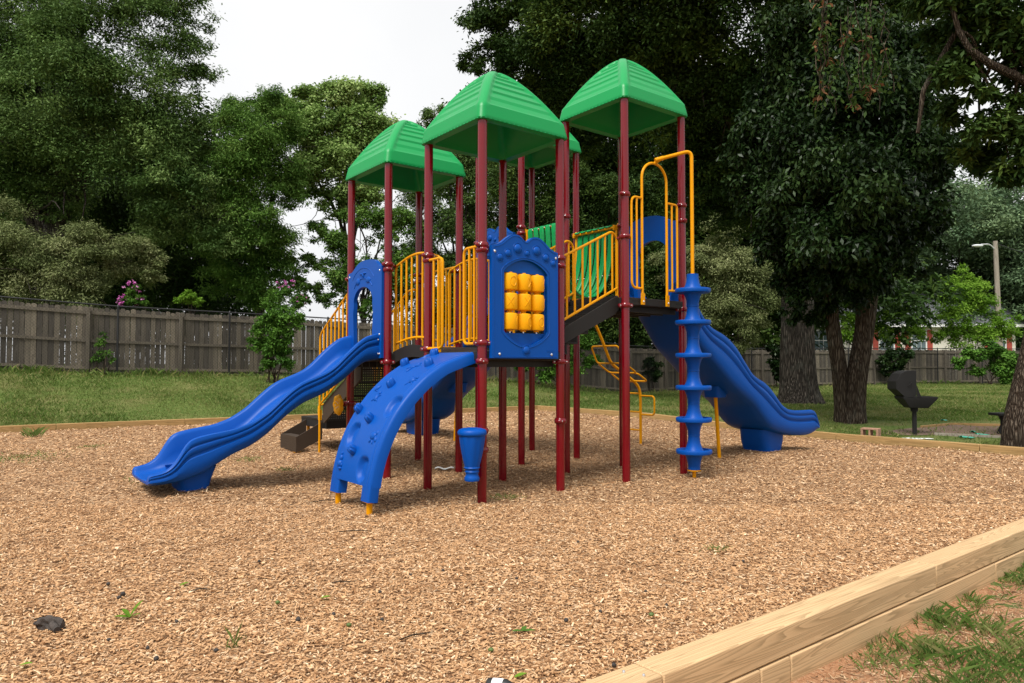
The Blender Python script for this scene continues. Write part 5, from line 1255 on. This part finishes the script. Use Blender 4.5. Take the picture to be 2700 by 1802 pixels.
def shard(px, py, lab, sx, mat='bottlegreen', Y=None):
    Y = Y or EYE/((py-HY)/FD); X = (px-1174.5)/FD*Y; z = g(X, Y); rg = np.random.default_rng(int(px))
    m = MB(); m.grid(lambda u, v: (sx*(v-.5)*2, .045*math.cos(PI*u)*(1-.3*v), .04*math.sin(PI*u)*(1-.2*v)+.01), 8, 5)
    o = m.build('bottle_shard', M[mat], None, 60); o.location = (X, Y, z+.01); o.rotation_euler = (0, .08, rg.uniform(-.6, .6)); sm = o.modifiers.new('Solidify', 'SOLIDIFY'); sm.thickness = .006
    tag(o, lab, 'litter', 'green glass litter near the grill')
for px, py, lab, sx in ((2163, 970, 'small green glass shard lying behind the edging board, straight right of the grill post', .07), (2215, 1004, 'longest green bottle piece, in the grass in front of the edging board', .17), (2250, 998, 'pale green glass piece on the bare soil left of the trunk', .13), (2230, 992, 'little green glass chip on the bare soil', .06)): shard(px, py, lab, sx)

# things lying on the chips in front
def on_bed(px, py):
    Y = EYE/((py-HY)/FD); X = (px-1174.5)/FD*Y; return X, Y, float(mz(np.array(X), np.array(Y)))+.006
def husk(r, seed, mat):
    rg = np.random.default_rng(seed); m = MB(); ph = rg.uniform(0, 6, 3)
    m.grid(lambda u, v: (r*1.2*math.cos(2*PI*u)*math.sin(PI*v)*(1+.08*math.sin(3*2*PI*u+ph[0])), r*math.sin(2*PI*u)*math.sin(PI*v)*(1+.08*math.sin(9*v+ph[1])), -r*.9*math.cos(PI*v)), 16, 9, True); return m.build('fallen_nut', M[mat], None, 60)
hp = husk(.014, 1, 'nut'); hp['group'] = 'dark nuts scattered on the chips'; first = True
for px, py, s in ((292, 1362, 1.3), (283, 1368, 1.0), (258, 1338, 1.0), (600, 1292, .9), (770, 1410, 1.0), (1297, 1420, 1.1), (1325, 1248, .9), (875, 1360, .9), (1018, 1308, .9), (262, 1466, .8), (415, 1424, .8), (370, 1510, 1.1), (945, 1318, .8), (1147, 1395, .7), (505, 1492, .9), (880, 1420, .9), (1405, 1525, 1.0), (1478, 1360, .8), (1375, 1405, .8), (1700, 1290, .8), (1525, 1390, .8), (690, 1418, 1.2), (1185, 1330, .8), (350, 1484, .8), (95, 1432, .9)):
    o = hp if first else hp.copy()
    if not first: COL.objects.link(o)
    first = False; x, y, z = on_bed(px, py); o.location = (x, y, z+.012*s); o.scale = (s*.85,)*3; o.rotation_euler = (random.uniform(-.4, .4), random.uniform(-.4, .4), random.uniform(0, 6)); tag(o, 'small round dark brown nut lying on the wood chips', 'nut')
for px, py, lab in ((1127, 1484, 'round green nut husk on the chips, beside the dark green leaf sprig'), (643, 1384, 'green nut husk in the left half of the chips'), (805, 1436, 'dark green nut husk in the middle of the foreground chips'), (1490, 1415, 'green-tipped nut husk left of the front border')):
    o = husk(.0125, int(px), 'greenhusk'); x, y, z = on_bed(px, py); o.location = (x, y, z+.014); tag(o, lab, 'nut')
def log():
    x, y, z = on_bed(133, 1440); m = MB(); rg = np.random.default_rng(4)
    def pt(u, v):
        a = 2*PI*u; r = .03*(1+.28*math.sin(3*a+4*v)+.15*math.sin(7*a-9*v))*(1.15-.35*abs(v-.4)); return (x-.07+.14*v, y+r*math.cos(a)-.02*v, z+.022+r*math.sin(a)+.012*math.sin(4*v))
    m.grid(pt, 24, 16, True); m.add([pt(k/12, 1) for k in range(12)], [tuple(range(12))]); m.add([pt(k/12, 0) for k in range(12)], [tuple(range(11, -1, -1))])
    m.tube([(x+.02, y-.03, z+.03), (x+.07, y-.07, z+.015)], [.02, .017], 9)
    tag(m.build('wood_chunk', M['char'], None, 60), 'dark broken chunk of branch on the chips in the lower left corner', 'branch')
log()
def blade(m, p, d, L, w, rise, cup=.25):
    d = Vector(d).normalized(); s = Vector((-d.y, d.x, 0)).normalized(); p = Vector(p); N = 9
    def pt(u, v): x = (u-.5)*2; wd = w*math.sin(PI*min(1, v*.93+.05))**.8; return p+d*(L*v)+s*(wd*x)+Vector((0, 0, rise*L*v-.35*L*v*v*abs(rise)+cup*abs(x)*wd))
    m.grid(pt, 5, N)
def leaf_obj(name, label, cat, px, py, parts, mat, tintv=.5):
    x, y, z = on_bed(px, py); m = MB()
    for d, L, w, rise in parts: blade(m, (0, 0, 0), d, L, w, rise)
    o = m.build(name, M[mat], None, 60); a = o.data.attributes.new('tint', 'FLOAT', 'POINT'); a.data.foreach_set('value', np.full(len(o.data.vertices), tintv, dtype=np.float32)); o.location = (x, y, z+.01); tag(o, label, cat)
leaf_obj('seedling', 'green seedling with three pointed leaves in the lower left chips', 'seedling', 308, 1415, [((-.9, -.1, 0), .085, .017, .15), ((-.5, .2, 0), .06, .016, 1.0), ((.25, .3, 0), .075, .014, 1.6), ((.8, .1, 0), .06, .013, .45)], 'bright', .25)
leaf_obj('leaf_sprig', 'dark green leaf sprig lying on the chips in the middle foreground', 'leaf', 1198, 1440, [((-.8, -.3, 0), .06, .016, .15), ((.2, .5, 0), .05, .014, .3), ((.9, -.1, 0), .07, .016, .12)], 'locust', .3)
for px, py, d, lab in ((420, 1338, (.7, .6, 0), 'single light green leaf on the chips left of centre'), (1180, 1552, (.8, .3, 0), 'pale green leaf by the dark bottle at the bottom edge'), (740, 1372, (.5, .1, 0), 'curled dark green leaf in the middle chips'), (60, 1520, (.9, .1, 0), 'small green leaf near the bottom left corner')):
    leaf_obj('fallen_leaf', lab, 'leaf', px, py, [(d, .06, .015, .25)], 'bright', .55)
def bottle():
    x, y, z = on_bed(1146, 1576); m = MB(); m.lathe([(.0005, 0), (.027, .0), (.03, .006), (.03, .085), (.024, .10), (.012, .125), (.012, .14), (.0005, .14)], (0, 0, 0), 22); o = m.build('bottle', M['vinyl'], None, 40); o.location = (x-.05, y-.01, z+.024); o.rotation_euler = (0, 1.5, -.35)
    tag(o, 'dark glass bottle with a white label half out of the bottom edge', 'bottle'); MB().lathe([(.0306, .025), (.0306, .075)], (0, 0, 0), 22).build('label', M['paper'], o)
bottle()
def sticks():
    for px, py, L, a, lab in ((470, 1352, .13, .2, 'short dark twig on the chips left of centre'), (115, 1420, .10, .4, 'twig beside the broken branch chunk'), (960, 1455, .2, .55, 'long thin twig in the middle foreground'), (790, 1340, .14, .1, 'dark twig lying level in the chips below the blue drum'), (752, 1150, .35, .45, 'long dark stick under the front edge of the climbing wall'), (815, 1222, .3, .12, 'dark stick in the chips ahead of the climbing wall')):
        x, y, z = on_bed(px, py); o = MB().tube([(-L/2, 0, 0), (-L*.1, .012, .006), (L*.2, -.006, .008), (L/2, .01, 0)], [.0035, .0045, .004, .002], 7).build('twig', M['barkred'], None, 60); o.location = (x, y, z+.012); o.rotation_euler = (0, 0, a); tag(o, lab, 'twig')
sticks()
o = MB().grid(lambda u, v: (.13*(u-.5)*2, .04*(v-.5)*2, .012*math.sin(9*u)+.01*math.sin(7*v)), 14, 6).build('paper_scrap', M['paper'], None, 60); x, y, z = on_bed(1020, 1076); o.location = (x, y, z+.02); tag(o, 'white and blue wrapper on the chips between the tower posts', 'litter')
o = MB().grid(lambda u, v: (.05*(u-.5)*2*(1-v*.5), .035*(v-.5)*2, .02*u*v), 8, 6).build('dry_leaf', M['cutwood'], None, 60); x, y = to_xy(1.05, -4.95); o.location = (x, y, g(x, y)+.02); tag(o, 'pale dry leaf on the bare clay in the lower right corner', 'leaf')

# ---------------------------------------------------------------- camera, light, sky
cam = bpy.data.cameras.new('Camera'); cam.sensor_width = 36; cam.lens = 36*1899.1/2700; cam.clip_end = 3000; cam.clip_start = .05
co = bpy.data.objects.new('Camera', cam); COL.objects.link(co); co.location = (0, 0, EYE); co.rotation_euler = (PI/2+.034, 0, 0); scn.camera = co
SE, SR = math.radians(58), math.radians(-150)      # elevation; compass rotation as the Sky Texture counts it
W = bpy.data.worlds.new('World'); scn.world = W; W.use_nodes = True; nt = W.node_tree; nt.nodes.clear()
out = nt.nodes.new('ShaderNodeOutputWorld'); bg = nt.nodes.new('ShaderNodeBackground'); sky = nt.nodes.new('ShaderNodeTexSky'); sky.sky_type = 'NISHITA'; sky.sun_disc = False; sky.sun_elevation = SE; sky.sun_rotation = SR; sky.air_density = 1.0; sky.dust_density = 4.0; sky.ozone_density = 1.0
hs = nt.nodes.new('ShaderNodeHueSaturation'); hs.inputs['Saturation'].default_value = .1; nt.links.new(sky.outputs[0], hs.inputs['Color'])
tc = nt.nodes.new('ShaderNodeTexCoord'); nz = nt.nodes.new('ShaderNodeTexNoise'); nz.inputs['Scale'].default_value = 2.2; nz.inputs['Detail'].default_value = 5; nt.links.new(tc.outputs['Generated'], nz.inputs['Vector'])
rp = nt.nodes.new('ShaderNodeValToRGB'); rp.color_ramp.elements[0].position = .3; rp.color_ramp.elements[0].color = (7.5, 7.6, 7.75, 1); rp.color_ramp.elements[1].position = .75; rp.color_ramp.elements[1].color = (8.7, 8.7, 8.7, 1); nt.links.new(nz.outputs['Fac'], rp.inputs['Fac'])
mx = nt.nodes.new('ShaderNodeMix'); mx.data_type = 'RGBA'; mx.inputs[0].default_value = .75; nt.links.new(hs.outputs[0], mx.inputs[6]); nt.links.new(rp.outputs[0], mx.inputs[7])
nt.links.new(mx.outputs[2], bg.inputs['Color']); bg.inputs['Strength'].default_value = .076; nt.links.new(bg.outputs[0], out.inputs['Surface'])
sd = bpy.data.lights.new('Sun', 'SUN'); sd.energy = 2.4; sd.angle = math.radians(26); sd.color = (1, .965, .91); so = bpy.data.objects.new('Sun', sd); COL.objects.link(so)
sv = Vector((math.cos(SE)*math.sin(SR), math.cos(SE)*math.cos(SR), math.sin(SE))); so.location = sv*40; so.rotation_euler = sv.to_track_quat('Z', 'Y').to_euler()
scn.view_settings.view_transform = 'Standard'; scn.view_settings.look = 'None'; scn.view_settings.exposure = 0.9; scn.view_settings.gamma = 1
scn.cycles.max_bounces = 6; scn.cycles.diffuse_bounces = 3; scn.cycles.transparent_max_bounces = 8
scn.cycles.use_denoising = True
